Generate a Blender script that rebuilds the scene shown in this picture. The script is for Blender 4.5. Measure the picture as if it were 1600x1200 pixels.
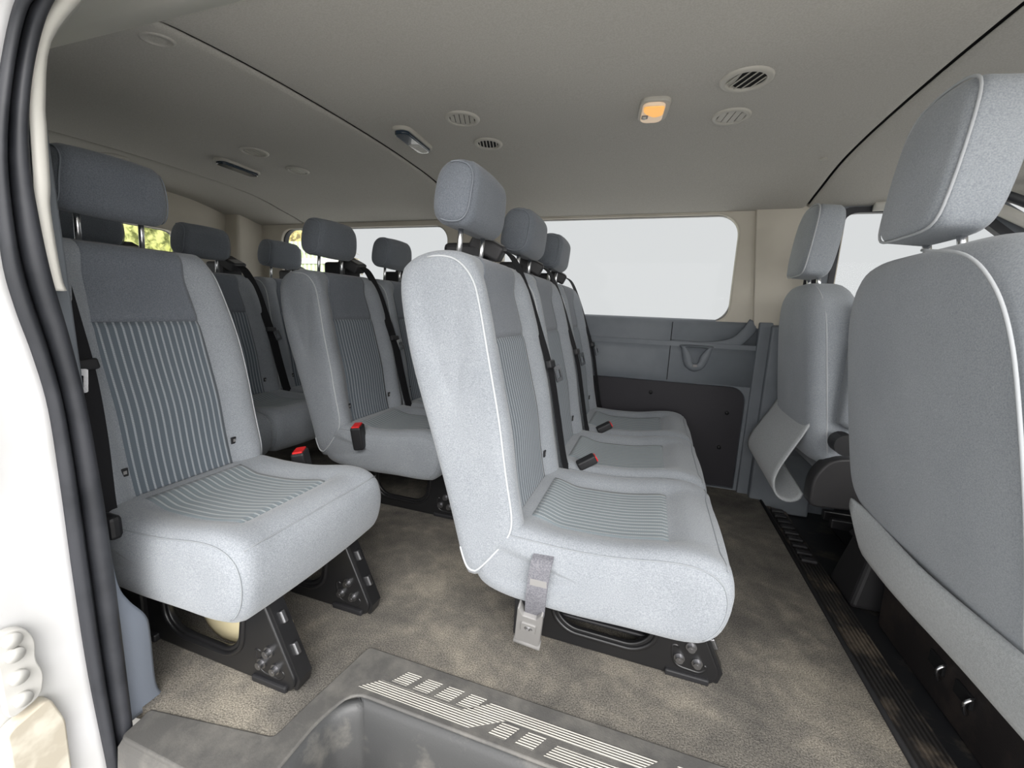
import bpy, bmesh, math, random
from mathutils import Vector, Matrix
random.seed(7)
for o in list(bpy.data.objects): bpy.data.objects.remove(o)
scn = bpy.context.scene
col = scn.collection
PI = math.pi

# ------------------------------------------------------------------ camera
cam_d = bpy.data.cameras.new('camera'); cam = bpy.data.objects.new('camera', cam_d); col.objects.link(cam)
cam_d.sensor_width = 36; cam_d.lens = 655.08/1600*36; cam_d.clip_start = .01; cam_d.clip_end = 500
cr = Vector((0.94742, 0.31737, 0.04096)); cu = Vector((-0.09362, 0.1525, 0.98386)); cf = Vector((-0.30601, 0.93596, -0.17419))
mw = Matrix((cr, cu, -cf)).transposed().to_4x4(); mw.translation = Vector((0, 0, .82)); cam.matrix_world = mw
scn.camera = cam

# ------------------------------------------------------------------ world and sun
w = bpy.data.worlds.new('overcast'); scn.world = w; w.use_nodes = True
nt = w.node_tree; nt.nodes.clear()
tc = nt.nodes.new('ShaderNodeTexCoord'); dot = nt.nodes.new('ShaderNodeVectorMath'); dot.operation = 'DOT_PRODUCT'
dot.inputs[1].default_value = (0.52, -0.76, 0.38)
rmp = nt.nodes.new('ShaderNodeValToRGB')
rmp.color_ramp.elements[0].position = .0; rmp.color_ramp.elements[0].color = (.74, .745, .75, 1)
rmp.color_ramp.elements[1].position = 1.; rmp.color_ramp.elements[1].color = (4.7, 4.65, 4.6, 1)
e = rmp.color_ramp.elements.new(.25); e.color = (.95, .96, 1., 1)
bg = nt.nodes.new('ShaderNodeBackground'); bg.inputs[1].default_value = 1.0
ow = nt.nodes.new('ShaderNodeOutputWorld')
nt.links.new(tc.outputs['Generated'], dot.inputs[0]); nt.links.new(dot.outputs['Value'], rmp.inputs[0])
nt.links.new(rmp.outputs[0], bg.inputs[0]); nt.links.new(bg.outputs[0], ow.inputs[0])
sd = bpy.data.lights.new('sun', 'SUN'); sd.energy = 1.5; sd.angle = math.radians(35); sd.color = (1, .97, .93)
so = bpy.data.objects.new('sun', sd); col.objects.link(so)
so.rotation_euler = Vector((.38, -.75, .62)).to_track_quat('Z', 'Y').to_euler()
scn.view_settings.view_transform = 'Standard'; scn.view_settings.look = 'None'
scn.view_settings.exposure = 0.0; scn.view_settings.gamma = 1.0; scn.view_settings.use_curve_mapping = False

# ------------------------------------------------------------------ materials
def srgb(r, g, b):
    f = lambda c: ((c/255+.055)/1.055)**2.4 if c > 10 else c/255/12.92
    return (f(r), f(g), f(b), 1)
def mat(name, c, rough=.6, metal=0, noise=None, nscale=20, bump=0, bscale=400, spec=.5, sheen=0, detail=3, contrast=(.4,.6), coat=0):
    m = bpy.data.materials.new(name); m.use_nodes = True; n = m.node_tree.nodes; l = m.node_tree.links
    p = n['Principled BSDF']; p.inputs['Base Color'].default_value = c; p.inputs['Roughness'].default_value = rough
    p.inputs['Metallic'].default_value = metal; p.inputs['Specular IOR Level'].default_value = spec
    p.inputs['Sheen Weight'].default_value = sheen; p.inputs['Coat Weight'].default_value = coat
    t = n.new('ShaderNodeTexCoord')
    if noise:
        x = n.new('ShaderNodeTexNoise'); x.inputs['Scale'].default_value = nscale; x.inputs['Detail'].default_value = detail
        r = n.new('ShaderNodeValToRGB'); r.color_ramp.elements[0].position = contrast[0]; r.color_ramp.elements[1].position = contrast[1]
        r.color_ramp.elements[0].color = c; r.color_ramp.elements[1].color = noise
        l.new(t.outputs['Object'], x.inputs['Vector']); l.new(x.outputs['Fac'], r.inputs[0]); l.new(r.outputs[0], p.inputs['Base Color'])
    if bump:
        y = n.new('ShaderNodeTexNoise'); y.inputs['Scale'].default_value = bscale; y.inputs['Detail'].default_value = 2
        b = n.new('ShaderNodeBump'); b.inputs['Strength'].default_value = bump; b.inputs['Distance'].default_value = .001
        l.new(t.outputs['Object'], y.inputs['Vector']); l.new(y.outputs['Fac'], b.inputs['Height']); l.new(b.outputs[0], p.inputs['Normal'])
    return m
def weave(name, c1, c2, cell=.0016, sheen=.25):
    """woven cloth: a fine grid of threads with speckled yarn colour"""
    m = mat(name, c1, .92, sheen=sheen, spec=.2); n = m.node_tree.nodes; l = m.node_tree.links; p = n['Principled BSDF']
    t = n.new('ShaderNodeTexCoord')
    big = n.new('ShaderNodeTexNoise'); big.inputs['Scale'].default_value = 7; big.inputs['Detail'].default_value = 3
    fine = n.new('ShaderNodeTexNoise'); fine.inputs['Scale'].default_value = 420; fine.inputs['Detail'].default_value = 3
    vor = n.new('ShaderNodeTexVoronoi'); vor.inputs['Scale'].default_value = 1/cell
    for k in (big, fine, vor): l.new(t.outputs['Object'], k.inputs['Vector'])
    a = n.new('ShaderNodeMath'); a.operation = 'MULTIPLY_ADD'; a.inputs[1].default_value = .32
    l.new(big.outputs['Fac'], a.inputs[0]); l.new(fine.outputs['Fac'], a.inputs[2])
    r = n.new('ShaderNodeValToRGB'); r.color_ramp.elements[0].position = .44; r.color_ramp.elements[1].position = .88
    r.color_ramp.elements[0].color = c1; r.color_ramp.elements[1].color = c2
    l.new(a.outputs[0], r.inputs[0]); l.new(r.outputs[0], p.inputs['Base Color'])
    b = n.new('ShaderNodeBump'); b.inputs['Strength'].default_value = .35; b.inputs['Distance'].default_value = .0006
    l.new(vor.outputs['Distance'], b.inputs['Height']); l.new(b.outputs[0], p.inputs['Normal'])
    return m
def stripes(name, ground, line, pitch, duty=.34, axis='Y', dash=.004, dashaxis='Z', bump=.5):
    m = mat(name, ground, .9, spec=.2, sheen=.2); n = m.node_tree.nodes; l = m.node_tree.links; p = n['Principled BSDF']
    t = n.new('ShaderNodeTexCoord'); s = n.new('ShaderNodeSeparateXYZ'); l.new(t.outputs['Object'], s.inputs[0])
    def M(op, a, b=None, c=None):
        k = n.new('ShaderNodeMath'); k.operation = op
        for i, v in enumerate((a, b, c)):
            if v is None: continue
            if isinstance(v, (int, float)): k.inputs[i].default_value = v
            else: l.new(v, k.inputs[i])
        return k.outputs[0]
    ph = M('PINGPONG', M('ADD', s.outputs[axis], 10.0), pitch/2)
    ph = M('DIVIDE', ph, pitch/2)                     # 0..1..0
    mask = M('SUBTRACT', 1.0, M('SMOOTHSTEP' if False else 'MULTIPLY', M('MAXIMUM', M('SUBTRACT', ph, duty-.12), 0.0), 6.0)); mask = M('MAXIMUM', mask, 0.0); mask = M('MINIMUM', mask, 1.0)
    d = M('PINGPONG', M('ADD', s.outputs[dashaxis], 10.0), dash/2); d = M('GREATER_THAN', d, dash*.16)
    d = M('MULTIPLY_ADD', d, .45, .55)
    mk = M('MULTIPLY', mask, d)
    mix = n.new('ShaderNodeMix'); mix.data_type = 'RGBA'; mix.inputs[6].default_value = ground; mix.inputs[7].default_value = line
    l.new(mk, mix.inputs[0]); l.new(mix.outputs[2], p.inputs['Base Color'])
    b = n.new('ShaderNodeBump'); b.inputs['Strength'].default_value = bump; b.inputs['Distance'].default_value = .0025
    l.new(mask, b.inputs['Height']); l.new(b.outputs[0], p.inputs['Normal'])
    return m
M = {}
M['fabric'] = weave('grey_seat_cloth', (.215,.235,.26,1), (.35,.37,.395,1))
M['dark'] = weave('dark_grey_seat_cloth', (.125,.14,.165,1), (.21,.228,.255,1))
M['backcloth'] = weave('seat_back_cloth', (.27,.295,.325,1), (.41,.435,.465,1), .0022)
M['stripe'] = stripes('striped_cloth', (.125,.15,.175,1), (.37,.40,.43,1), .0158)
M['stripe_c'] = stripes('striped_cushion_cloth', (.20,.235,.255,1), (.40,.43,.445,1), .0158, dashaxis='X')
M['felt'] = mat('pale_felt', (.42,.44,.45,1), .95, noise=(.5,.52,.53,1), nscale=260, bump=.8, bscale=500, sheen=.3)
M['thread'] = mat('pale_thread', (.30,.32,.34,1), .8)
M['piping'] = mat('grey_piping', (.22,.24,.27,1), .85)
M['piping2'] = mat('pale_piping', (.5,.52,.54,1), .85)
M['bmetal'] = mat('black_painted_steel', (.012,.012,.013,1), .32, spec=.6, bump=.05, bscale=300)
M['bplastic'] = mat('black_plastic', (.016,.016,.018,1), .5, bump=.15, bscale=600)
M['bplastic2'] = mat('dark_charcoal_plastic', (.035,.034,.036,1), .5, bump=.25, bscale=500)
M['belt'] = mat('black_webbing', (.013,.013,.015,1), .75, bump=.3, bscale=700, spec=.25)
M['beltg'] = mat('grey_webbing', (.13,.13,.15,1), .7, noise=(.2,.2,.22,1), nscale=300)
M['chrome'] = mat('chrome', (.75,.75,.76,1), .22, metal=1)
M['steel'] = mat('dull_bolt_steel', (.30,.30,.31,1), .38, metal=1)
M['greyp'] = mat('grey_moulded_plastic', (.26,.255,.25,1), .45, bump=.1)
M['red'] = mat('red_plastic', (.75,.02,.02,1), .4)
M['blue'] = mat('slate_blue_plastic', (.165,.182,.205,1), .55, noise=(.185,.202,.225,1), nscale=8, bump=.3, bscale=700)
M['bluelt'] = mat('pale_slate_plastic', (.19,.215,.26,1), .55, bump=.3, bscale=700)
M['dpanel'] = mat('dark_panel_plastic', (.022,.02,.026,1), .6, bump=.25, bscale=500)
M['cream'] = mat('cream_plastic', (.56,.52,.44,1), .6, noise=(.60,.56,.48,1), nscale=4, bump=.25, bscale=600)
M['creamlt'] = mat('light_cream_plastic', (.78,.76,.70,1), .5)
M['head'] = mat('headliner_cloth', (.49,.472,.43,1), .95, noise=(.55,.53,.49,1), nscale=300, bump=.4, bscale=500)
M['headvent'] = mat('beige_vent_plastic', (.52,.50,.45,1), .5)
M['black'] = mat('dark_gap', (.008,.008,.009,1), .8)
M['rubber'] = mat('black_rubber_seal', (.024,.026,.031,1), .48, noise=(.038,.040,.047,1), nscale=12, spec=.4)
M['paint'] = mat('white_paint', (.60,.60,.61,1), .3, coat=.4, noise=(.50,.50,.49,1), nscale=5, contrast=(.45,.75))
M['dirty'] = mat('dirty_cream_metal', (.52,.47,.38,1), .6, noise=(.7,.66,.56,1), nscale=25)
M['navy'] = mat('smoked_blue_lens', (.02,.035,.055,1), .15, coat=.5)
M['whitep'] = mat('white_plastic', (.58,.57,.54,1), .5)
M['yellowf'] = mat('cream_foam', (.75,.66,.42,1), .8, bump=.4, bscale=80)
M['concrete'] = mat('concrete_yard', (.52,.51,.49,1), .9, noise=(.60,.59,.56,1), nscale=2)

def carpet():
    m = mat('worn_carpet', (.1,.09,.075,1), .97, spec=.1); n = m.node_tree.nodes; l = m.node_tree.links; p = n['Principled BSDF']
    t = n.new('ShaderNodeTexCoord')
    a = n.new('ShaderNodeTexNoise'); a.inputs['Scale'].default_value = 3.2; a.inputs['Detail'].default_value = 8; a.inputs['Roughness'].default_value = .62; a.inputs['Distortion'].default_value = .4
    f = n.new('ShaderNodeTexNoise'); f.inputs['Scale'].default_value = 330; f.inputs['Detail'].default_value = 2
    g = n.new('ShaderNodeTexNoise'); g.inputs['Scale'].default_value = 24; g.inputs['Detail'].default_value = 6
    for k in (a, f, g): l.new(t.outputs['Object'], k.inputs['Vector'])
    r = n.new('ShaderNodeValToRGB'); el = r.color_ramp.elements
    el[0].position = .36; el[0].color = (.10,.095,.088,1); el[1].position = .66; el[1].color = (.30,.272,.225,1)
    e = el.new(.52); e.color = (.175,.162,.142,1)
    s = n.new('ShaderNodeMath'); s.operation = 'MULTIPLY_ADD'; s.inputs[1].default_value = .22
    l.new(g.outputs['Fac'], s.inputs[0]); q = n.new('ShaderNodeMath'); q.operation = 'MULTIPLY'; q.inputs[1].default_value = .81; l.new(a.outputs['Fac'], q.inputs[0]); l.new(q.outputs[0], s.inputs[2])
    l.new(s.outputs[0], r.inputs[0])
    mx = n.new('ShaderNodeMix'); mx.data_type = 'RGBA'; mx.blend_type = 'OVERLAY'; mx.inputs[0].default_value = .4
    rr = n.new('ShaderNodeValToRGB'); rr.color_ramp.elements[0].position = .35; rr.color_ramp.elements[1].position = .65
    l.new(f.outputs['Fac'], rr.inputs[0]); l.new(r.outputs[0], mx.inputs[6]); l.new(rr.outputs[0], mx.inputs[7]); l.new(mx.outputs[2], p.inputs['Base Color'])
    b = n.new('ShaderNodeBump'); b.inputs['Strength'].default_value = .7; b.inputs['Distance'].default_value = .002
    l.new(f.outputs['Fac'], b.inputs['Height']); l.new(b.outputs[0], p.inputs['Normal'])
    return m
M['carpet'] = carpet()
def dusty(name, base, dust, lo=.5, hi=.72, rough=.55, scale=9, ribs=None):
    m = mat(name, base, rough); n = m.node_tree.nodes; l = m.node_tree.links; p = n['Principled BSDF']
    t = n.new('ShaderNodeTexCoord'); a = n.new('ShaderNodeTexNoise'); a.inputs['Scale'].default_value = scale; a.inputs['Detail'].default_value = 9; a.inputs['Roughness'].default_value = .68
    mp = n.new('ShaderNodeMapping'); mp.inputs['Scale'].default_value = (1, 1, 1); l.new(t.outputs['Object'], mp.inputs[0]); l.new(mp.outputs[0], a.inputs['Vector'])
    r = n.new('ShaderNodeValToRGB'); r.color_ramp.elements[0].position = lo; r.color_ramp.elements[1].position = hi
    r.color_ramp.elements[0].color = base; r.color_ramp.elements[1].color = dust
    l.new(a.outputs['Fac'], r.inputs[0]); l.new(r.outputs[0], p.inputs['Base Color'])
    b = n.new('ShaderNodeBump'); b.inputs['Strength'].default_value = .35; b.inputs['Distance'].default_value = .003
    if ribs:
        ax, pitch = ribs; s = n.new('ShaderNodeSeparateXYZ'); l.new(t.outputs['Object'], s.inputs[0])
        k = n.new('ShaderNodeMath'); k.operation = 'PINGPONG'; k.inputs[1].default_value = pitch/2
        ad = n.new('ShaderNodeMath'); ad.operation = 'ADD'; ad.inputs[1].default_value = 10; l.new(s.outputs[ax], ad.inputs[0]); l.new(ad.outputs[0], k.inputs[0])
        dv = n.new('ShaderNodeMath'); dv.operation = 'DIVIDE'; dv.inputs[1].default_value = pitch/2; l.new(k.outputs[0], dv.inputs[0])
        l.new(dv.outputs[0], b.inputs['Height']); b.inputs['Strength'].default_value = .9
    else:
        g = n.new('ShaderNodeTexNoise'); g.inputs['Scale'].default_value = 300; l.new(t.outputs['Object'], g.inputs['Vector']); l.new(g.outputs['Fac'], b.inputs['Height']); b.inputs['Distance'].default_value = .001
    l.new(b.outputs[0], p.inputs['Normal'])
    return m
M['mat'] = dusty('grey_step_plastic', (.105,.102,.097,1), (.22,.21,.19,1), .45, .75)
M['matwell'] = dusty('dark_step_well_plastic', (.065,.066,.067,1), (.2,.19,.17,1), .55, .8, .4)
M['tread'] = dusty('pale_ribbed_tread', (.46,.44,.40,1), (.56,.54,.49,1), .4, .7, ribs=('Y', .0052))
M['cabmat'] = dusty('black_cab_rubber', (.022,.023,.026,1), (.2,.17,.13,1), .52, .78, .5, scale=7)
M['cabrib'] = dusty('ribbed_black_rubber', (.03,.028,.027,1), (.34,.27,.2,1), .5, .72, .55, scale=6, ribs=('X', .012))
M['rail'] = dusty('brown_black_plinth', (.03,.026,.026,1), (.09,.07,.06,1), .5, .85, .5)

def glass(name, tint=(1,1,1,1), rough=0):
    m = bpy.data.materials.new(name); m.use_nodes = True; n = m.node_tree.nodes; l = m.node_tree.links; n.clear()
    o = n.new('ShaderNodeOutputMaterial'); tr = n.new('ShaderNodeBsdfTransparent'); tr.inputs[0].default_value = tint
    g = n.new('ShaderNodeBsdfGlossy'); g.inputs['Roughness'].default_value = rough; mx = n.new('ShaderNodeMixShader'); mx.inputs[0].default_value = .003
    l.new(tr.outputs[0], mx.inputs[1]); l.new(g.outputs[0], mx.inputs[2]); l.new(mx.outputs[0], o.inputs[0])
    return m
M['glass'] = glass('window_glass', (.97,.98,.98,1)); M['tint'] = glass('dimming_glass', (.22,.24,.24,1))  # dark tint added to the unseen near side pane to dim the rear
def emis(name, c, s, base=None):
    m = mat(name, base or c, .4); p = m.node_tree.nodes['Principled BSDF']
    p.inputs['Emission Color'].default_value = c; p.inputs['Emission Strength'].default_value = s
    return m
M['amber'] = emis('lit_amber_lens', (1, .42, .05, 1), .75, (.7,.45,.2,1))
M['amberlow'] = emis('amber_tinted_lens', (1, .7, .45, 1), .28, (.8,.65,.5,1))

# ------------------------------------------------------------------ helpers
def link(name, me, m=None, parent=None, loc=None, smooth=True):
    o = bpy.data.objects.new(name, me); col.objects.link(o)
    if m is not None:
        for x in (m if isinstance(m, (list, tuple)) else [m]): me.materials.append(x)
    if parent: o.parent = parent
    if loc: o.location = loc
    if smooth:
        for p in me.polygons: p.use_smooth = True
    return o
def obj(name, bm, m, parent=None, loc=None, smooth=False):
    bmesh.ops.recalc_face_normals(bm, faces=bm.faces)
    me = bpy.data.meshes.new(name); bm.to_mesh(me); bm.free(); return link(name, me, m, parent, loc, smooth)
def tag(o, label, cat=None, group=None, kind=None):
    if label: o['label'] = label
    if cat: o['category'] = cat
    if group: o['group'] = group
    if kind: o['kind'] = kind
    return o
def struct(o, label=None):
    o['kind'] = 'structure'
    if label: o['label'] = label
    return o
def thing(name, label, cat, loc=(0,0,0), group=None, rz=0):
    o = bpy.data.objects.new(name, None); col.objects.link(o); o.location = loc; o.rotation_euler = (0,0,rz); o.empty_display_size = .1
    return tag(o, label, cat, group)
def bevel(bm, r, seg=3, ang=30):
    ed = [e for e in bm.edges if e.is_manifold and e.calc_face_angle(0) > math.radians(ang)]
    if ed and r > 0: bmesh.ops.bevel(bm, geom=ed, offset=r, segments=seg, profile=.5, affect='EDGES', clamp_overlap=True)
def add_box(bm, lo, hi, r=0, seg=2, mtx=None):
    b = bmesh.new(); bmesh.ops.create_cube(b, size=1)
    c = [(lo[i]+hi[i])/2 for i in range(3)]; s = [hi[i]-lo[i] for i in range(3)]
    for v in b.verts: v.co = Vector([v.co[i]*s[i]+c[i] for i in range(3)])
    bevel(b, r, seg)
    if mtx is not None: b.transform(mtx)
    me = bpy.data.meshes.new('t'); b.to_mesh(me); b.free(); bm.from_mesh(me); bpy.data.meshes.remove(me)
def box(name, lo, hi, m, parent=None, r=.003, smooth=False, seg=2, mtx=None):
    bm = bmesh.new(); add_box(bm, lo, hi, r, seg, mtx); return obj(name, bm, m, parent, smooth=smooth)
def add_tube(bm, pts, r, n=8, closed=False, flat=None, up=None):
    pts = [Vector(p) for p in pts]; N = len(pts); rings = []; prev = None
    for i, p in enumerate(pts):
        if closed: t = pts[(i+1) % N]-pts[i-1]
        else: t = pts[min(i+1, N-1)]-pts[max(i-1, 0)]
        t.normalize()
        a = (Vector(up) if up else (prev or Vector((0,0,1)) if abs(t.z) < .95 or prev else Vector((0,1,0))))
        s = t.cross(a)
        if s.length < 1e-5: s = t.cross(Vector((1,0.1,0)))
        s.normalize(); a2 = s.cross(t).normalized(); prev = a2
        ra, rb = (flat if flat else (r, r))
        rings.append([bm.verts.new(p + s*math.cos(2*PI*k/n)*ra + a2*math.sin(2*PI*k/n)*rb) for k in range(n)])
    for i in range(N if closed else N-1):
        A, B = rings[i], rings[(i+1) % N]
        for k in range(n): bm.faces.new((A[k], A[(k+1) % n], B[(k+1) % n], B[k]))
    if not closed: bm.faces.new(rings[0][::-1]); bm.faces.new(rings[-1])
def tube(name, pts, r, m, parent=None, n=8, closed=False, flat=None, up=None):
    bm = bmesh.new(); add_tube(bm, pts, r, n, closed, flat, up); return obj(name, bm, m, parent, smooth=True)
def add_ribbon(bm, pts, wv, width, th=.0018):
    """strap: centre points, a width direction for each (or one)"""
    pts = [Vector(p) for p in pts]; N = len(pts); rings = []
    for i, p in enumerate(pts):
        t = (pts[min(i+1, N-1)]-pts[max(i-1, 0)]).normalized()
        wd = Vector(wv[i] if isinstance(wv[0], (tuple, list, Vector)) else wv); wd = (wd - t*wd.dot(t)).normalized(); nn = t.cross(wd)
        rings.append([bm.verts.new(p + wd*width/2*a + nn*th*b) for a, b in ((-1,-1),(1,-1),(1,1),(-1,1))])
    for A, B in zip(rings, rings[1:]):
        for k in range(4): bm.faces.new((A[k], A[(k+1) % 4], B[(k+1) % 4], B[k]))
    bm.faces.new(rings[0][::-1]); bm.faces.new(rings[-1])
def ribbon(name, pts, wv, width, m, parent=None, th=.0012):
    bm = bmesh.new(); add_ribbon(bm, smooth_pts(pts, 6), wv, width, th); return obj(name, bm, m, parent)
def smooth_pts(P, k=6, closed=False):
    P = [Vector(p) for p in P]; out = []; N = len(P)
    rng = range(N if closed else N-1)
    for i in rng:
        p0 = P[(i-1) % N] if closed or i > 0 else P[0]*2-P[1]; p1 = P[i]; p2 = P[(i+1) % N]
        p3 = P[(i+2) % N] if closed or i < N-2 else P[-1]*2-P[-2]
        for j in range(k):
            t = j/k
            out.append(.5*((2*p1)+(p2-p0)*t+(2*p0-5*p1+4*p2-p3)*t*t+(3*p1-p0-3*p2+p3)*t**3))
    if not closed: out.append(P[-1])
    return out
def resample(P, n):
    P = P+[P[0]]; L = [0]
    for a, b in zip(P, P[1:]): L.append(L[-1]+(b-a).length)
    out = []; j = 0
    for i in range(n):
        s = L[-1]*i/n
        while L[j+1] < s: j += 1
        f = (s-L[j])/max(1e-9, L[j+1]-L[j]); out.append(P[j].lerp(P[j+1], f))
    return out
def normals2(P):
    N = len(P); out = []
    area = sum(P[i].x*P[(i+1) % N].y-P[(i+1) % N].x*P[i].y for i in range(N))
    sg = 1 if area > 0 else -1
    for i in range(N):
        t = P[(i+1) % N]-P[i-1]; out.append(Vector((t.y, -t.x)).normalized()*sg)
    return out
def sstep(a, b, x):
    t = max(0, min(1, (x-a)/(b-a))); return t*t*(3-2*t)
class Pillow:
    """upholstered block: a closed side profile carried along one axis with rounded ends"""
    def __init__(s, profile, h0, h1, r, mode='XZ', n=88, m=30, surf=None, taper=None, bulge=.006):
        s.P = resample(smooth_pts([Vector((a, b)) for a, b in profile], 8, True), n); s.N = normals2(s.P)
        s.h0, s.h1, s.r, s.mode, s.surf, s.taper, s.bulge = h0, h1, r, mode, surf, taper, bulge
        s.m = m; s.cache = {}
        s.cen = sum(s.P, Vector((0,0)))/n
    def ring(s, inset):
        """profile shrunk inwards step by step, relaxed so that it never folds"""
        k = round(inset, 4)
        if k not in s.cache:
            Q = [p.copy() for p in s.P]; n = len(Q); steps = max(1, int(math.ceil(inset/.0025)))
            for _ in range(steps if inset > 1e-5 else 0):
                N_ = normals2(Q); Q = [q-v*(inset/steps) for q, v in zip(Q, N_)]
                for _ in range(3): Q = [Q[i]*.5+(Q[i-1]+Q[(i+1) % n])*.25 for i in range(n)]
            s.cache[k] = Q
        return s.cache[k]
    def pt(s, j, h, inset=0, off=0):
        j %= len(s.P); p = s.ring(inset)[j]; hn = 2*(h-s.h0)/(s.h1-s.h0)-1
        d = off
        if s.surf: d += s.surf(s.P[j], s.N[j], hn)
        p = p+s.N[j]*d
        if s.taper: hc = (s.h0+s.h1)/2; h = hc+(h-hc)*s.taper(s.P[j])
        return Vector((p.x, h, p.y)) if s.mode == 'XZ' else Vector((h, p.x, p.y))
    def mesh(s):
        bm = bmesh.new(); n = len(s.P); R = []
        K = 6
        hs = [(s.h0+s.r*(1-math.sin(PI/2*k/K)), s.r*(1-math.cos(PI/2*(k)/K))) for k in range(K, -1, -1)]
        hs = [(s.h0+s.r*(1-math.cos(a)), s.r*(1-math.sin(a))) for a in [PI/2*k/K for k in range(K+1)]]
        mid = [(s.h0+s.r+(s.h1-s.h0-2*s.r)*k/s.m, 0) for k in range(1, s.m)]
        hs = hs+mid+[(s.h0+s.h1-h, i) for h, i in hs[::-1]]
        for h, ins in hs: R.append([bm.verts.new(s.pt(j, h, ins)) for j in range(n)])
        for A, B in zip(R, R[1:]):
            for j in range(n): bm.faces.new((A[j], A[(j+1) % n], B[(j+1) % n], B[j]))
        for ring, sgn in ((R[0], -1), (R[-1], 1)):
            c = sum((v.co for v in ring), Vector())/n; prev = ring; ax = Vector((0,1,0)) if s.mode == 'XZ' else Vector((1,0,0))
            for f in (.8, .55, .3):
                new = [bm.verts.new(c+(v.co-c)*f+ax*sgn*s.bulge*(1-f*f)) for v in ring]
                for j in range(n): bm.faces.new((prev[j], prev[(j+1) % n], new[(j+1) % n], new[j]))
                prev = new
            cv = bm.verts.new(c+ax*sgn*s.bulge)
            for j in range(n): bm.faces.new((prev[j], prev[(j+1) % n], cv))
        return bm
    def find(s, pred): return [j for j in range(len(s.P)) if pred(s.P[j], s.N[j])]
    def run(s, pred):
        """contiguous index run for which pred holds"""
        n = len(s.P); ok = [pred(s.P[j], s.N[j]) for j in range(n)]
        st = next(j for j in range(n) if ok[j] and not ok[j-1]); out = []
        j = st
        while ok[j % n] and len(out) < n: out.append(j); j += 1
        return out
    def patch(s, js, ya, yb, off=.0015, k=24, grow=None):
        bm = bmesh.new(); G = []
        for i in range(k+1):
            h = ya+(yb-ya)*i/k; G.append([bm.verts.new(s.pt(j, h, 0, off)) for j in js])
        for A, B in zip(G, G[1:]):
            for q in range(len(js)-1): bm.faces.new((A[q], A[q+1], B[q+1], B[q]))
        # a turned-down border so the panel reads as sewn in
        edge = [e for e in bm.edges if e.is_boundary]
        ret = bmesh.ops.extrude_edge_only(bm, edges=edge); vs = [v for v in ret['geom'] if isinstance(v, bmesh.types.BMVert)]
        nrm = sum((f.normal for f in bm.faces if f.normal.length > 0), Vector())
        return bm, vs
def sew(name, P, js, ya, yb, m, parent, off=.0015, k=24):
    bm = bmesh.new(); G = []
    rows = [(-1, -1)]+[(q, j) for q, j in enumerate(js)]+[(len(js), -1)]
    hs = [ya]+[ya+(yb-ya)*i/k for i in range(k+1)]+[yb]
    for i, h in enumerate(hs):
        row = []
        for q in [0]+list(range(len(js)))+[len(js)-1]:
            row.append((q, h))
        edge_h = i in (0, len(hs)-1)
        vr = []
        for c, (q, h2) in enumerate(row):
            e_ = edge_h or c in (0, len(row)-1)
            vr.append(bm.verts.new(P.pt(js[q], h2, 0, -.0025 if e_ else off)))
        G.append(vr)
    for A, B in zip(G, G[1:]):
        for q in range(len(A)-1): bm.faces.new((A[q], A[q+1], B[q+1], B[q]))
    return obj(name, bm, m, parent, smooth=True)
def plate(name, outlines, depth, m, parent=None, bev=0, mtx=None, smooth=False, res=0):
    """flat plate with holes from closed 2-D outlines"""
    cu_ = bpy.data.curves.new(name, 'CURVE'); cu_.dimensions = '2D'; cu_.fill_mode = 'BOTH'; cu_.extrude = depth/2; cu_.bevel_depth = bev; cu_.bevel_resolution = 2
    for pts in outlines:
        sp = cu_.splines.new('POLY'); sp.points.add(len(pts)-1); sp.use_cyclic_u = True
        for i, p in enumerate(pts): sp.points[i].co = (p[0], p[1], 0, 1)
    t = bpy.data.objects.new('tmp', cu_); col.objects.link(t)
    dg = bpy.context.evaluated_depsgraph_get(); dg.update(); me = bpy.data.meshes.new_from_object(t.evaluated_get(dg)); bpy.data.objects.remove(t); bpy.data.curves.remove(cu_)
    me.materials.clear()
    if mtx is not None: me.transform(mtx)
    me.name = name
    return link(name, me, m, parent, smooth=smooth)
def rrect(x0, z0, x1, z1, r, k=8):
    if not isinstance(r, (tuple, list)): r = (r,)*4
    out = []
    for (cx, cz, a0, rr) in ((x1-r[0], z0+r[0], -90, r[0]), (x1-r[1], z1-r[1], 0, r[1]), (x0+r[2], z1-r[2], 90, r[2]), (x0+r[3], z0+r[3], 180, r[3])):
        for i in range(k+1): a = math.radians(a0+90*i/k); out.append((cx+rr*math.cos(a), cz+rr*math.sin(a)))
    return out
def rpoly(P, r, k=5):
    """round the corners of a polygon"""
    out = []; N = len(P)
    for i in range(N):
        p = Vector(P[i]); a = Vector(P[i-1])-p; b = Vector(P[(i+1) % N])-p; rr = r[i] if isinstance(r, (list, tuple)) else r
        d = min(rr, a.length*.45, b.length*.45); A = p+a.normalized()*d; B = p+b.normalized()*d
        for q in range(k+1):
            t = q/k; out.append(tuple((1-t)**2*A+2*t*(1-t)*p+t*t*B))
    return out
XZ = Matrix(((1,0,0,0),(0,0,-1,0),(0,1,0,0),(0,0,0,1)))     # plate x,y -> world x,z ; thickness along y
YZ = Matrix(((0,0,1,0),(1,0,0,0),(0,1,0,0),(0,0,0,1)))      # plate x,y -> world y,z ; thickness along x
def T(x, y, z): return Matrix.Translation((x, y, z))
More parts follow.
